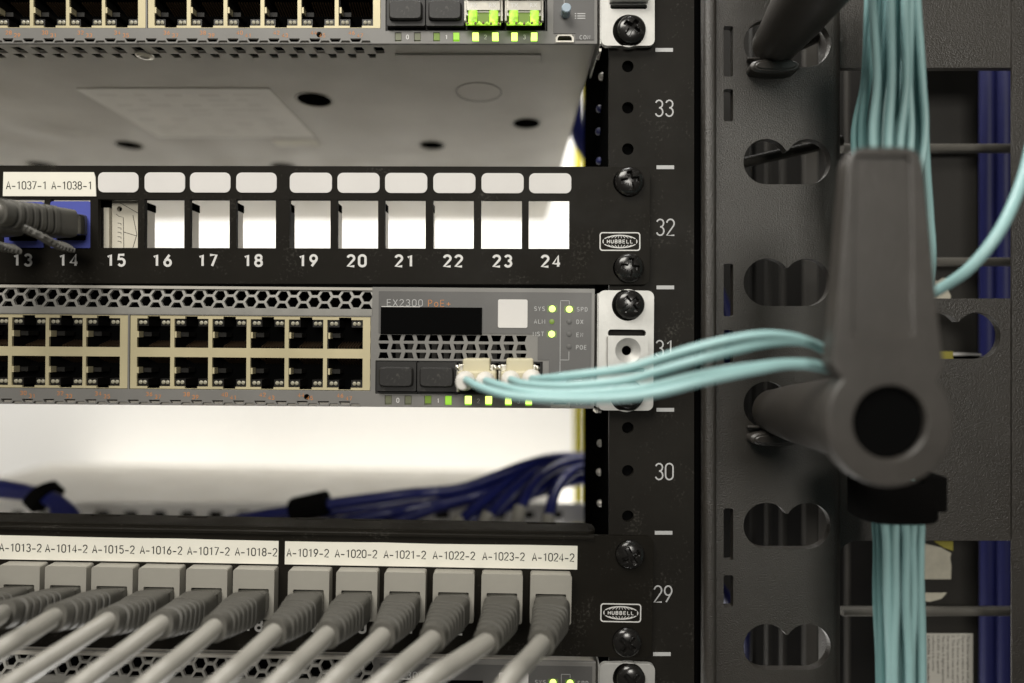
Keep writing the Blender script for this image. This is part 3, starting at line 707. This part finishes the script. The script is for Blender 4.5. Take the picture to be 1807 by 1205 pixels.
# ------------------------------------------------------------------ grey patch cords
def patch_cord(label, start, path_px, cable_px, group='grey patch cords', lever=None):
    """start: (px,py,y) of the plug's mouth in the jack; path_px: boot centreline; cable_px: on from the boot's end"""
    o = W(*start); t = thing('patch_cable', label, 'patch cord', o, 0, group)
    P0 = W(*start); bp = catmull([W(*p) for p in path_px], 44)
    L = [0]
    for a, b in zip(bp, bp[1:]): L.append(L[-1]+(b-a).length)
    tot = L[-1]
    dirv = (bp[1]-bp[0]).normalized()
    mb = MB(); mb.sweep([P0+Vector((0, 6, 0)), P0, bp[0], bp[0]+dirv*1.0], 5.6, 3.9, 'plug_smoke', 16, 9)
    mb.v = [tuple(Vector(v)-o) for v in mb.v]; mb.build('plug', t, bevel=0)
    Wd, Hd, Ex = [], [], []
    for s in L:
        u = s/tot
        rib = 0
        if .26 < u < .86:
            ph = (u-.26)/.60*6.0; rib = .42*(1 if (ph % 1) < .70 else -1.9)
        sm = u*u*(3-2*u)
        Wd.append(6.35-2.15*sm+rib*(.75)); Hd.append(5.0-.75*sm+rib*.75); Ex.append(5.5-3.1*min(1, u*1.2))
    mb = MB(); mb.sweep(bp, Wd, Hd, 'boot_grey', 28, Ex); mb.v = [tuple(Vector(v)-o) for v in mb.v]; mb.build('boot', t, 50)
    cp = [bp[-16], bp[-1]]+[W(*p) for p in cable_px]
    mb = MB(); mb.tube(catmull(cp, 10), 2.85, 'cord_grey', 18); mb.v = [tuple(Vector(v)-o) for v in mb.v]; mb.build('cable', t)
    if lever:
        lp = catmull([W(*p) for p in lever], 8); n = len(lp)
        mb = MB(); mb.sweep(lp, [4.6-(.5 if i % 2 else 0) for i in range(n)], [1.0+(.35 if i % 2 else 0) for i in range(n)], 'boot_grey', 14, 4); mb.v = [tuple(Vector(v)-o) for v in mb.v]; mb.build('latch_guard', t, 50)
    return t
BE = ((-95, 1075), (4, 1084), (95, 1090), (187, 1098), (282, 1103), (377, 1109), (483, 1117), (576, 1121), (674, 1123), (763, 1128), (858, 1133), (955, 1135))
CE = (((-180, 1110), (-300, 1160)), ((-70, 1122), (-200, 1190)), ((0, 1148), (-120, 1225)), ((22, 1203), (-80, 1275)), ((152, 1205), (60, 1275)), ((268, 1205), (180, 1280)), ((384, 1205), (300, 1285)),
      ((492, 1203), (400, 1290)), ((587, 1203), (500, 1290)), ((669, 1205), (570, 1290)), ((756, 1203), (650, 1280)), ((893, 1203), (840, 1290)))
for i, cx in enumerate(JX):
    jy = JY(cx)+14; ex, ey = BE[i]
    sx, sy = cx, jy-3
    def at(u, y, bend):
        X_ = sx+(ex-sx)*u; Y_ = sy+(ey-sy)*u; return (X_, Y_, y)
    # where a straight, square-on plug would be seen at a depth
    f = lambda y: ((sx-903.5)*(D-6)/(D+y)+903.5, (sy-602.5)*(D-6)/(D+y)+602.5)
    a = f(-11); b = f(-18); yb = -33
    mid = ((b[0]*.5+(a[0]+(ex-a[0])*.42)*.5), (b[1]*.5+(a[1]+(ey-a[1])*.42)*.5))
    path = [(a[0], a[1], -11), (mid[0], mid[1], -20), (ex, ey, yb)]
    c1, c2 = CE[i]; jr = random.Random(40+i)
    path[1] = (path[1][0]+jr.uniform(-5, 5), path[1][1]+jr.uniform(-4, 4), path[1][2]+jr.uniform(-1.2, 1.2)); c1 = (c1[0]+jr.uniform(-7, 7), c1[1]+jr.uniform(-4, 4))
    patch_cord(f'grey patch cord plugged in under the label A-{1013+i}-2', (sx, sy, -6), path, [((ex+c1[0])/2+2, (ey+c1[1])/2-1, -44), (*c1, -54), (*c2, -58)], lever=None)
patch_cord('grey patch cord in the blue jack beside the beige insert', (126, 397, -2), [(112, 395, -8), (60, 386, -18), (-8, 373, -31)], [(-60, 368, -38), (-160, 372, -48), (-300, 390, -55)],
           lever=[(45, 404, -24), (72, 417, -22), (95, 430, -18), (118, 436, -14)])
patch_cord('grey patch cord running off the frame from the outermost blue jack', (42, 397, -2), [(22, 393, -8), (-40, 384, -18), (-120, 370, -31)], [(-180, 366, -38), (-260, 372, -48), (-400, 390, -55)],
           lever=[(-60, 410, -24), (-25, 425, -22), (0, 434, -18), (30, 440, -14)])

# ------------------------------------------------------------------ fibre cords plugged into the middle switch
def lc(cx, label, paths):
    base = dev_world(swm, cx, 667, -4); o = base
    t = thing('fibre_cable', label, 'fibre cord', o, 0, 'aqua fibre cords from the middle switch')
    kk = (D-12)/F
    L = lambda px, py, y: W(px, py, y)-o
    mb = MB()
    a, b = L(cx-25, 657, -14), L(cx+23, 633, -14); mb.box(a.x, b.x, a.y, o.y*0+6, a.z, b.z, 'lc_beige'); mb.build('latch_clip', t, bevel=.5)
    mb = MB(); a, b = L(cx-35, 690, -16), L(cx+34, 655, -16); mb.box(a.x, b.x, a.y, 6, a.z+1.2, b.z, 'lc_beige'); mb.build('housing', t, bevel=.7)
    for (bx, by), pth in paths:
        mb = MB(); c = L(bx, by, -17)
        mb.lathe([(3.1, 0), (3.3, -2), (3.1, -5), (2.7, -9), (2.2, -13), (1.9, -15), (1.2, -15)], c, 'boot_white', 24); mb.build('boot', t)
        mb = MB(); pts = catmull([W(bx, by, -28), W(bx+4, by+1, -34)]+[W(*p) for p in pth], 10)
        mb.tube([p-o for p in pts], 1.25, 'aqua', 14); mb.build('cable', t)
lc(841.5, 'aqua duplex fibre cord in the beige connector next to the dust plugs',
   (((822, 671), [(850, 684, -44), (905, 699, -52), (1000, 705, -57), (1100, 702, -60), (1170, 691, -61), (1240, 673, -61), (1330, 654, -60), (1400, 643, -57), (1462, 653, -52), (1560, 690, -42), (1590, 800, -34)]),
    ((857, 672), [(885, 681, -42), (930, 691, -50), (1000, 695, -54), (1100, 689, -57), (1160, 679, -58), (1225, 663, -59), (1320, 648, -58), (1400, 640, -56), (1462, 648, -50), (1565, 690, -40), (1600, 800, -34)])))
lc(918.5, 'aqua duplex fibre cord in the beige connector farther from the dust plugs',
   (((901, 670), [(930, 678, -42), (1000, 681, -50), (1100, 671, -55), (1160, 655, -58), (1220, 638, -60), (1290, 619, -60), (1360, 604, -58), (1420, 603, -54), (1464, 622, -50), (1560, 670, -40), (1580, 800, -34)]),
    ((938, 668), [(965, 668, -42), (1000, 664, -48), (1100, 651, -54), (1160, 634, -57), (1220, 616, -59), (1290, 599, -60), (1353, 591, -59), (1410, 598, -55), (1464, 619, -50), (1560, 660, -40), (1570, 800, -34)])))

# ------------------------------------------------------------------ vertical cable manager
mx0 = W(1262, 0, 3).x
cm = thing('cable_manager', 'black textured vertical cable manager with heart shaped cutouts', 'cable manager', (mx0, 3, 0))
YM = 3; km = (D+YM)/F
qx = lambda px: W(px, 0, YM).x-mx0
qz = lambda py: W(0, py, YM).z
def heart(x0, x1, y0, y1, xn):
    """two lobes joined under a notch: flat bottom, rounded ends"""
    r = (y1-y0)/2*km; cx0, cx1 = qx(x0)+r, qx(x1)-r; cz = (qz(y0)+qz(y1))/2; zn = qz(xn); xm = (qx(x0)+qx(x1))/2
    o = [(cx0+r*math.cos(a), cz+r*math.sin(a)) for a in [math.radians(270-180*i/14) for i in range(15)]]
    an = math.acos(min(1, (xm-cx0-.4)/r))if (xm-cx0-.4) < r else 0
    o += [(cx0+r*math.cos(a), cz+r*math.sin(a)) for a in [math.pi/2-(math.pi/2-an)*i/7 for i in range(1, 8)]]
    o += [(cx1-r*math.cos(a), cz+r*math.sin(a)) for a in [an+(math.pi/2-an)*i/7 for i in range(0, 7)]]
    o += [(cx1+r*math.cos(a), cz+r*math.sin(a)) for a in [math.radians(90-180*i/14) for i in range(15)]]
    out = []
    for p in o[::-1]:
        if not out or (abs(p[0]-out[-1][0])+abs(p[1]-out[-1][1])) > 1e-3: out.append(p)
    return out
holes = [heart(1312, 1466, y0, y1, y0+20) for y0, y1 in ((35, 118), (245, 325), (456, 540), (673, 756), (887, 968), (1101, 1182))]
holes += [rrect(qx(1277), qz(y1), qx(1294), qz(y0), .8) for y0, y1 in ((46, 135), (157, 214), (465, 558), (582, 641), (897, 989), (1015, 1071))]
mb = MB(); mb.plate(rrect(qx(1258), qz(1360), qx(1471), qz(-160), .5), holes, 0, 3, 'manager_plastic'); mb.build('column_plate', cm, bevel=.6)
mb = MB(); z0, z1, xe, rd = qz(1360), qz(-160), qx(1470.5), 4.2          # the column's rounded long edge, turned back to a short flange
pr = [(xe, 0.02)]+[(xe+rd*math.sin(a), .02+rd-rd*math.cos(a)) for a in [math.pi/2*i/8 for i in range(1, 9)]]+[(xe+rd, 14), (xe+rd-2.5, 14), (xe+rd-2.5, rd+1), (xe, 2.9)]
mb.loft([[(x, y, z) for x, y in pr] for z in (z0, z1)], 'manager_plastic'); mb.build('column_edge', cm)
for ya, yb, hh in ((-160, 110, []), (525, 961, [heart(1628, 1783, 550, 634, 570)])):
    mb = MB(); mb.plate(rrect(qx(1480), qz(yb), qx(1900), qz(ya), 1), hh, 4.3, 7, 'manager_plastic'); mb.build('cross_plate', cm, bevel=.5)
mb = MB(); mb.plate(rrect(qx(1800), qz(1360), qx(1905), qz(-160), 1), [], 3.6, 4.25, 'manager_plastic'); mb.build('outer_strip', cm)
mb = MB()                                                             # rounded inner corner of the lower window
c = [(qx(1486), qz(960.9))]+[(qx(1486)+9-9*math.sin(a), qz(960.9)-9+9*math.cos(a)) for a in [math.pi/2*i/8 for i in range(9)]]
mb.plate(c, [], 4.4, 6.9, 'manager_plastic'); mb.build('corner_web', cm)
mb = MB(); mb.sweep([(qx(1250), 0, qz(1360)), (qx(1250), 0, qz(-160))], 2.6, 3.2, 'manager_plastic', 16, 2.6, up=(0, -1, 0)); mb.build('edge_lip', cm)
mb = MB(); mb.box(qx(1232), qx(1246), 3.5, 120, qz(1360), qz(-160), 'void_black'); mb.build('side_wall', cm)  # painted black to put the gap's shade beside the rail into its colour
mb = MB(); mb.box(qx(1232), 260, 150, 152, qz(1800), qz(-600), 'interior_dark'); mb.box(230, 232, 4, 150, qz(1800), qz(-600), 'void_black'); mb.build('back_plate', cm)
def wx(px, y): return W(px, 0, y).x-mx0
for px, y, ww, m in ((1330, 55, 2.2, 'interior_dark'), (1357, 70, 2.2, 'interior_grey'), (1383, 70, 2.2, 'interior_grey'), (1432, 80, 7, 'interior_grey'), (1462, 85, 4.5, 'interior_grey'), (1497, 70, 1.6, 'interior_grey')):
    mb = MB(); mb.box(wx(px, y)-ww/2, wx(px, y)+ww/2, y-3, y-1, qz(1900), qz(-700), m); mb.build('vertical_rod', cm, bevel=.3)
for py, lift, y in ((262, 0, 26), (462, 0, 24), (1078, 0, 26), (40, 0, 30)):
    z = W(0, py, y).z
    mb = MB(); mb.sweep([(wx(1485, y), y-3, z), (wx(1786, y), y-3, z)], 2.0, 1.8, 'bar_grey', 14, 2.4)
    mb.build('crossbar', cm)
for (xa, ya), (xb, yb), y in (((1290, 292), (1485, 248), 18), ((1290, 452), (1420, 446), 18), ((1300, 130), (1500, 40), 18)):
    a, b = W(xa, ya, y), W(xb, yb, y)
    mb = MB(); mb.sweep([(a.x-mx0, y-3, a.z), (b.x-mx0, y-3, b.z)], 2.0, 2.0, 'rail_black', 12, 2.4); mb.build('brace', cm)

# power unit inside the manager, its labels and tape
t = thing('power_strip', 'dark grey upright power unit behind the cable manager windows', 'power strip', W(1650, 700, 30))
a = W(1560, 0, 30); b = W(1732, 0, 30); o = W(1650, 700, 30)
mb = MB(); mb.box(168-o.x, b.x-o.x, 0, 15, -330, 330, 'case_grey'); mb.build('case', t, bevel=2.5)
for py in (640, 900):
    mb = MB(); z = W(0, py, 30).z-o.z; mb.box(169-o.x, b.x-o.x-1, -1.2, -.02, z-3, z+3, 'void_black'); mb.build('outlet_strip', t, bevel=.4)
o = W(1675, 1190, 28); t = thing('warning_label', 'pale printed label with sideways text beginning CAUTION, beside the aqua bundle', 'label', o)
mb = MB(); a, b = W(1628, 1330, 28)-o, W(1717, 1118, 28)-o; mb.box(a.x, b.x, 0, .3, a.z, b.z, 'warning_paper'); mb.build('paper', t)
mb = MB()
for i, s in enumerate(('This device complies with part 15', 'Operation is subject to the following', '1. This device may not cause', '2. This device must accept any', 'that may cause undesired', 'This Class A digital apparatus', 'ICES-003. Cet appareil', 'conforme \u00e0 la norme', 'CAUTION: To reduce the risk')):
    x, z = W(1708.5-8.75*i, 1121, 28).x-o.x, W(0, 1121, 28).z-o.z
    text(mb, s, x, z, 1.15, 'print_dark', -.05, 1.1, bold=.02 if i == 8 else .0, align='LEFT', rot=-math.pi/2)
mb.build('printed_text', t)
def scrap(label, pts, y, m, name='tape_piece', cat='tape'):
    o = W(*pts[0], y); P = [(W(p[0], p[1], y)-o) for p in pts]
    mb = MB(); mb.plate([(p.x, p.z) for p in P][::-1], [], 0, .25, m); ob = mb.build(name); ob.location = o/1000
    return tag(ob, label, cat)
scrap('torn beige tape piece beside the aqua bundle under the manager plate', [(1626, 958), (1660, 966), (1679, 976), (1677, 984), (1679, 1000), (1678, 1022), (1626, 1022)], 28.5, 'masking_tape')
scrap('small torn beige tape scrap just above the lower crossbar', [(1628, 1046), (1671, 1046), (1662, 1056), (1652, 1059), (1640, 1062), (1628, 1060)], 28.5, 'masking_tape')
scrap('dull yellow tape corner at the top of the lower window', [(1648, 955), (1682, 955), (1682, 972), (1665, 966)], 29.3, 'tape_yellow')
scrap('torn white paper scrap where the thick aqua cord meets the handle', [(1642, 530), (1642, 492), (1655, 496), (1664, 490), (1675, 494), (1672, 510), (1678, 522), (1676, 532)], 28.5, 'masking_tape', 'paper_scrap', 'paper')
scrap('yellow and white label edge at the bottom of the heart cutout', [(1682, 622), (1700, 622), (1732, 624), (1732, 645), (1682, 645)], 29.2, 'label_white', 'sticker', 'sticker')
scrap('yellow sticker end inside the heart cutout by the handle', [(1640, 620), (1682, 620), (1682, 645), (1640, 645)], 28.6, 'tape_yellow', 'sticker', 'sticker')

# ------------------------------------------------------------------ cable spools with T handles
def outline_handle():
    k = (D-68)/F; c = (1571, 746); q = lambda x, y: ((x-c[0])*k, (c[1]-y)*k)
    L = [(1497, 290), (1494, 330), (1486, 430), (1479, 520), (1474, 585), (1468, 640)]
    Rr = [(1668, 650), (1661, 600), (1655, 540), (1649, 470), (1640, 380), (1632, 300), (1629, 284)]
    pts = []
    for i in range(25):
        a = math.radians(157+i*(360-157-157+72)/24*1.0)
        pts.append(None)
    pts = [q(*p) for p in L]
    a0, a1 = math.atan2(746-650, 1463-1571), math.atan2(746-660, 1676-1571)+0
    a0 = math.radians(138); a1 = math.radians(360+40)
    for i in range(33):
        a = a0+(a1-a0)*i/32; pts.append((112*k*math.cos(a), 114*k*math.sin(a)))
    pts += [q(*p) for p in Rr]
    pts += [q(*p) for p in ((1622, 268), (1610, 261), (1590, 258), (1530, 258), (1512, 262), (1502, 272))]
    return pts, k, q
def spool(base_px, label, dz=0):
    o = W(*base_px, 3); o.z = W(base_px[0], 740, 3).z+dz
    t = thing('cable_spool', label, 'cable spool', o, 0, 'cable spools on the manager')
    pts, k, q = outline_handle()
    end = W(1571, 746, -68)-W(base_px[0], 740, 3); off = end
    sh = lambda P: [(x+off.x, z+off.z) for x, z in P]
    hole = circ(0, 0, 65*k, 40)
    pocket = [q(*p) for p in ((1512, 292), (1512, 276), (1604, 276), (1606, 292), (1611, 590), (1506, 590))]
    mb = MB(); mb.plate(sh(pts), [sh(hole), sh(pocket)], off.y, off.y+1.0, 'spool_plastic')
    mb.build('handle_rim', t, bevel=.8)
    mb = MB(); mb.plate(sh([(x*.985, z*.993) for x, z in pts]), [sh(hole)], off.y+1.02 if False else off.y+.75, off.y+6, 'spool_plastic'); mb.build('handle', t, bevel=.6)
    # hollow horn from plate to handle
    a = Vector((0, -.3, 3.0)); b = Vector((off.x, off.y+6.05, off.z)); ax = (b-a); Lh = ax.length; ax.normalize()
    mb = MB(); prof = [(8.2, 0), (8.6, 6), (10.0, Lh*.3), (10.9, Lh*.55), (12, Lh*.8), (13.4, Lh), (9.45, Lh)]
    mb.lathe(prof, a, 'spool_plastic', 36, ax); mb.build('horn', t)
    mb = MB(); mb.sweep([(-1.5, .3, -6.6), (-1.5, -4.2, -6.6), (-1.5, -5, -6.6)], [9, 9, 8], [2.6, 2.6, 2], 'spool_plastic', 28, 2.6); mb.sweep([(-1.5, -5.05, -6.6), (-1.5, -5.4, -6.6)], [7.5, 7.0], [1.6, 1.2], 'spool_plastic', 24, 2.6); mb.build('base_clip', t)
    mb = MB(); mb.box(-10.5, 4, -2.2, -.1, -3.0, -2.2, 'spool_plastic'); mb.build('base_web', t, bevel=.3)
    mb = MB(); mb.lathe([(9.42, off.y+1.6), (9.3, off.y+3), (9.0, off.y+5.5), (8.0, off.y+20), (.1, off.y+22)], (off.x, 0, off.z), 'void_black', 36); mb.build('bore', t)
    return t
spool((1366, 740), 'black spool with ring and long handle in front of the aqua bundle')
spool((1366, 740), 'black spool post slanting out of the frame above the upper heart cutout', dz=136)

# ------------------------------------------------------------------ aqua bundle
def cable(name, pts, r, m, label, cat, group, n=10):
    P = catmull([W(*p) for p in pts], 8); o = P[0]
    mb = MB(); mb.tube([p-o for p in P], r, m, n); ob = mb.build(name); ob.location = o/1000
    return tag(ob, label, cat, group)
ORD = ('first', 'second', 'third', 'fourth', 'fifth', 'sixth', 'seventh', 'eighth', 'ninth', 'tenth', 'eleventh', 'twelfth', 'thirteenth', 'fourteenth', 'fifteenth', 'sixteenth', 'seventeenth', 'eighteenth')
up = [(1534, 1508, 0), (1545, 1522, -3), (1540, 1541, -9), (1556, 1536, 1), (1562, 1556, -4), (1572, 1568, -10), (1581, 1580, -2), (1590, 1575, 3), (1598, 1588, -9), (1594, 1600, -3), (1607, 1606, -8), (1612, 1622, -2), (1618, 1630, -6), (1551, 1515, 4), (1577, 1561, 5), (1602, 1583, 6), (1568, 1548, -6), (1588, 1613, 4)]
lo = [1545, 1553, 1562, 1568, 1572, 1580, 1588, 1593, 1597, 1604, 1611, 1617, 1624, 1558, 1577, 1600, 1585, 1614]
lo2 = [1551, 1557, 1570, 1566, 1585, 1577, 1596, 1590, 1604, 1612, 1608, 1620, 1626, 1563, 1582, 1593, 1573, 1617]
for i, ((a, b, dy), c, c2) in enumerate(zip(up, lo, lo2)):
    y0 = -24+dy
    m = (a+b)/2+(7 if i in (2, 8) else random.uniform(-4, 5))
    cable('fibre_cable', [(a, -70, y0), (a+(b-a)*.1, 10, y0), (m, 140, y0-1), (b, 262, y0), (b*.4+1573*.6+random.uniform(-6, 6), 470, y0-2), (1580+(c-1580)*.6, 720, y0-2), (c, 905, y0), (c+(c2-c)*.3, 960, y0), ((c+c2)/2+random.uniform(-3, 3), 1060, y0-1), (c2, 1160, y0), (c2+1, 1290, y0)], (.98 if i > 12 else 1.08)+.12*random.random(), 'aqua_dark' if i in (0, 1, 3, 6, 9, 11, 14, 16) else 'aqua', f'aqua fibre strand entering behind the handle top, {ORD[sorted(u[1] for u in up).index(b)]} counted from the heart cutouts', 'fibre cable', 'aqua fibre cables in the upright bundle', 12)
cable('fibre_cable', [(1608, -70, -20), (1614, 30, -20), (1628, 170, -22), (1634, 290, -24), (1640, 380, -24), (1644, 470, -24), (1630, 600, -24), (1612, 800, -24), (1618, 910, -26), (1626, 1100, -22), (1628, 1290, -22)], 1.3, 'aqua',
      'aqua fibre cable that runs down along the edge of the handle', 'fibre cable', 'aqua fibre cables in the upright bundle')
cable('fibre_cable', [(1855, 120, -30), (1826, 230, -38), (1803, 320, -44), (1765, 405, -48), (1712, 472, -46), (1655, 512, -40), (1600, 545, -34), (1580, 640, -30)], 1.6, 'aqua',
      'thick aqua cord curving in over the blue cables to the handle', 'fibre cord', None, 14)
o = W(1580, 885, -30)
mb = MB(); zz = [W(0, y, -30).z-o.z for y in (915, 845)]
for j in range(1):
    x0, x1 = W(1508, 0, -26).x-o.x, W(1640, 0, -26).x-o.x
    mb.sweep([(0, 2, zz[0]), (0, 2, zz[0]+.8), (0, 2, zz[1]-.8), (0, 2, zz[1])], [(x1-x0)/2-.6, (x1-x0)/2, (x1-x0)/2, (x1-x0)/2-.6], [8.5, 9, 9, 8.5], 'velcro', 28, 3, up=(0, 1, 0))
t = thing('velcro_strap', 'black hook and loop strap round the aqua bundle below the handle ring', 'cable strap', o)
mb.build('wrap', t, 50)
a, b = W(1618, 900, -33)-o, W(1661, 838, -33)-o; mb = MB(); mb.box(a.x, b.x, -6, 2.5, a.z, b.z, 'velcro'); mb.build('loose_end', t, bevel=.6)

# ------------------------------------------------------------------ blue cables
def blue(pts, label, group, r=2.9, m='cable_blue'):
    return cable('network_cable', pts, r, m, label, 'network cable', group, 12)
Gb = 'blue cables fanning out behind the lower patch panel'
Y = 95
P_ = [[(1120, 806, 150), (1029, 806, 140), (976, 808, 120), (923, 822, 110), (870, 842, 105), (807, 863, 100), (712, 872, 98), (585, 889, 95), (500, 903, 92), (400, 921, 90), (330, 950, 88)],
      [(1120, 816, 150), (1029, 815, 135), (960, 830, 118), (880, 860, 105), (800, 884, 98), (680, 905, 92), (570, 930, 88), (520, 960, 85)],
      [(1120, 822, 140), (1035, 824, 120), (1003, 838, 105), (980, 868, 90), (968, 915, 78), (965, 965, 70)],
      [(1120, 812, 145), (1035, 812, 125), (985, 822, 110), (945, 850, 95), (918, 900, 80), (905, 965, 70)],
      [(1120, 810, 155), (1010, 812, 130), (945, 832, 110), (900, 870, 95), (862, 912, 80), (835, 965, 72)],
      [(1120, 812, 160), (980, 814, 135), (915, 838, 112), (860, 878, 96), (812, 920, 84), (770, 965, 74)],
      [(1120, 818, 165), (930, 832, 120), (840, 868, 104), (760, 898, 94), (690, 926, 86), (640, 965, 78)],
      [(1120, 822, 165), (900, 850, 120), (780, 884, 102), (680, 906, 94), (600, 926, 88), (540, 965, 80)],
      [(1000, 826, 160), (860, 860, 118), (700, 886, 106), (560, 905, 100), (450, 922, 94), (380, 950, 90)],
      [(1120, 832, 160), (1000, 840, 130), (940, 872, 110), (880, 900, 100), (800, 930, 92), (760, 965, 84)],
      [(1120, 834, 160), (1010, 850, 130), (960, 866, 118), (900, 880, 110), (850, 902, 104), (820, 950, 98)],
      [(960, 850, 150), (880, 868, 130), (800, 890, 118), (720, 908, 110), (640, 930, 100), (600, 960, 96)]]
LB = ('topmost blue cable of the fan, running under the strap behind A-1019-2', 'blue cable just under the topmost one of the fan', 'blue cable dropping behind A-1024-2', 'blue cable dropping behind A-1023-2', 'blue cable dropping behind A-1022-2', 'blue cable dropping between A-1021-2 and A-1022-2',
      'blue cable dropping behind A-1020-2', 'blue cable dropping behind A-1019-2', 'lowest long blue cable passing under the strap behind A-1019-2', 'short dark blue cable low in the fan behind A-1021-2', 'dark blue cable deep in the fan behind A-1022-2', 'dark blue cable deep in the fan behind A-1020-2')
for p, q_ in zip(P_, LB): blue(p, q_, Gb)
for i in (2, 3, 4, 5):
    q_ = P_[i][-2]; q2 = P_[i][-1]
    o = W(q_[0], q_[1]-6, q_[2]); mb = MB(); mb.sweep([Vector((0, 0, 0)), W(*q2)-o], 3.3, 3.3, 'jack_grey', 14); ob = mb.build('cable_sleeve'); ob.location = o/1000
    tag(ob, f'pale sleeve on the blue cable dropping behind A-{1024-(i-2)}-2', 'cable sleeve', 'pale sleeves on blue cables')
Gl = 'blue cables tied together behind A-1013-2'
for j, (dx, dy) in enumerate(((0, 0), (8, 8), (-6, 14), (14, 4), (3, 20))):
    blue([(-120, 842+dy, 100), (-20, 852+dy*.8, 95), (40, 862+dy*.6, 90), (75+dx*.6, 872+dy*.3, 86), (100+dx, 890, 82), (112+dx*1.6, 915, 78), (116+dx*2, 960, 76)], 'blue network cable under the black strap behind A-1013-2', Gl, 2.7)
def strap(c, ax, r, L, label, sq=False):
    o = W(*c); mb = MB(); a = Vector(ax).normalized()
    mb.sweep([-a*L, -a*L*.9, a*L*.9, a*L], [r*.93, r, r, r*.93], [r*.85, r*.92, r*.92, r*.85], 'velcro', 24, 2.4)
    ob = mb.build('cable_strap', None, 50); ob.location = o/1000; tag(ob, label, 'cable strap', None)
strap((78, 876, 88), (.75, -.1, -.62), 8.2, 3.4, 'black strap round the blue cables behind A-1013-2')
strap((547, 893, 94), (.97, 0, .22), 6.8, 9.5, 'black strap round the blue cables behind A-1019-2')
blue([(1010, 60, 120), (1012, 150, 130), (1022, 240, 140), (1060, 300, 150)], 'blue cable in the gap between top switch and rail', None, 5)
Gv = 'upright blue cables inside the manager'
for x, y, r in ((1742, 62, 3.0), (1757, 70, 3), (1771, 58, 3.3), (1786, 66, 3)):
    blue([(x+2, -300, y), (x, 200, y+random.uniform(-3, 3)), (x+random.uniform(-4, 4), 500, y), (x+1, 900, y), (x, 1500, y)], {1742: 'upright blue cable nearest the power unit', 1757: 'upright blue cable second from the power unit', 1771: 'bright upright blue cable third from the power unit', 1786: 'upright blue cable farthest from the power unit'}[x], Gv, r, 'cable_blue_shaded')
blue([(1205, 400, 70), (1262, 500, 58), (1287, 575, 50), (1284, 640, 50), (1255, 730, 58), (1205, 800, 70)], 'blue cable bend glimpsed through the narrow slot beside unit number 31', None, 2.6, 'cable_blue_shaded')
blue([(1250, 1010, 60), (1296, 1080, 60), (1319, 1145, 60), (1312, 1230, 60), (1290, 1400, 60)], 'upright blue cable glimpsed through the lowest heart cutout', None, 3, 'cable_blue_shaded')
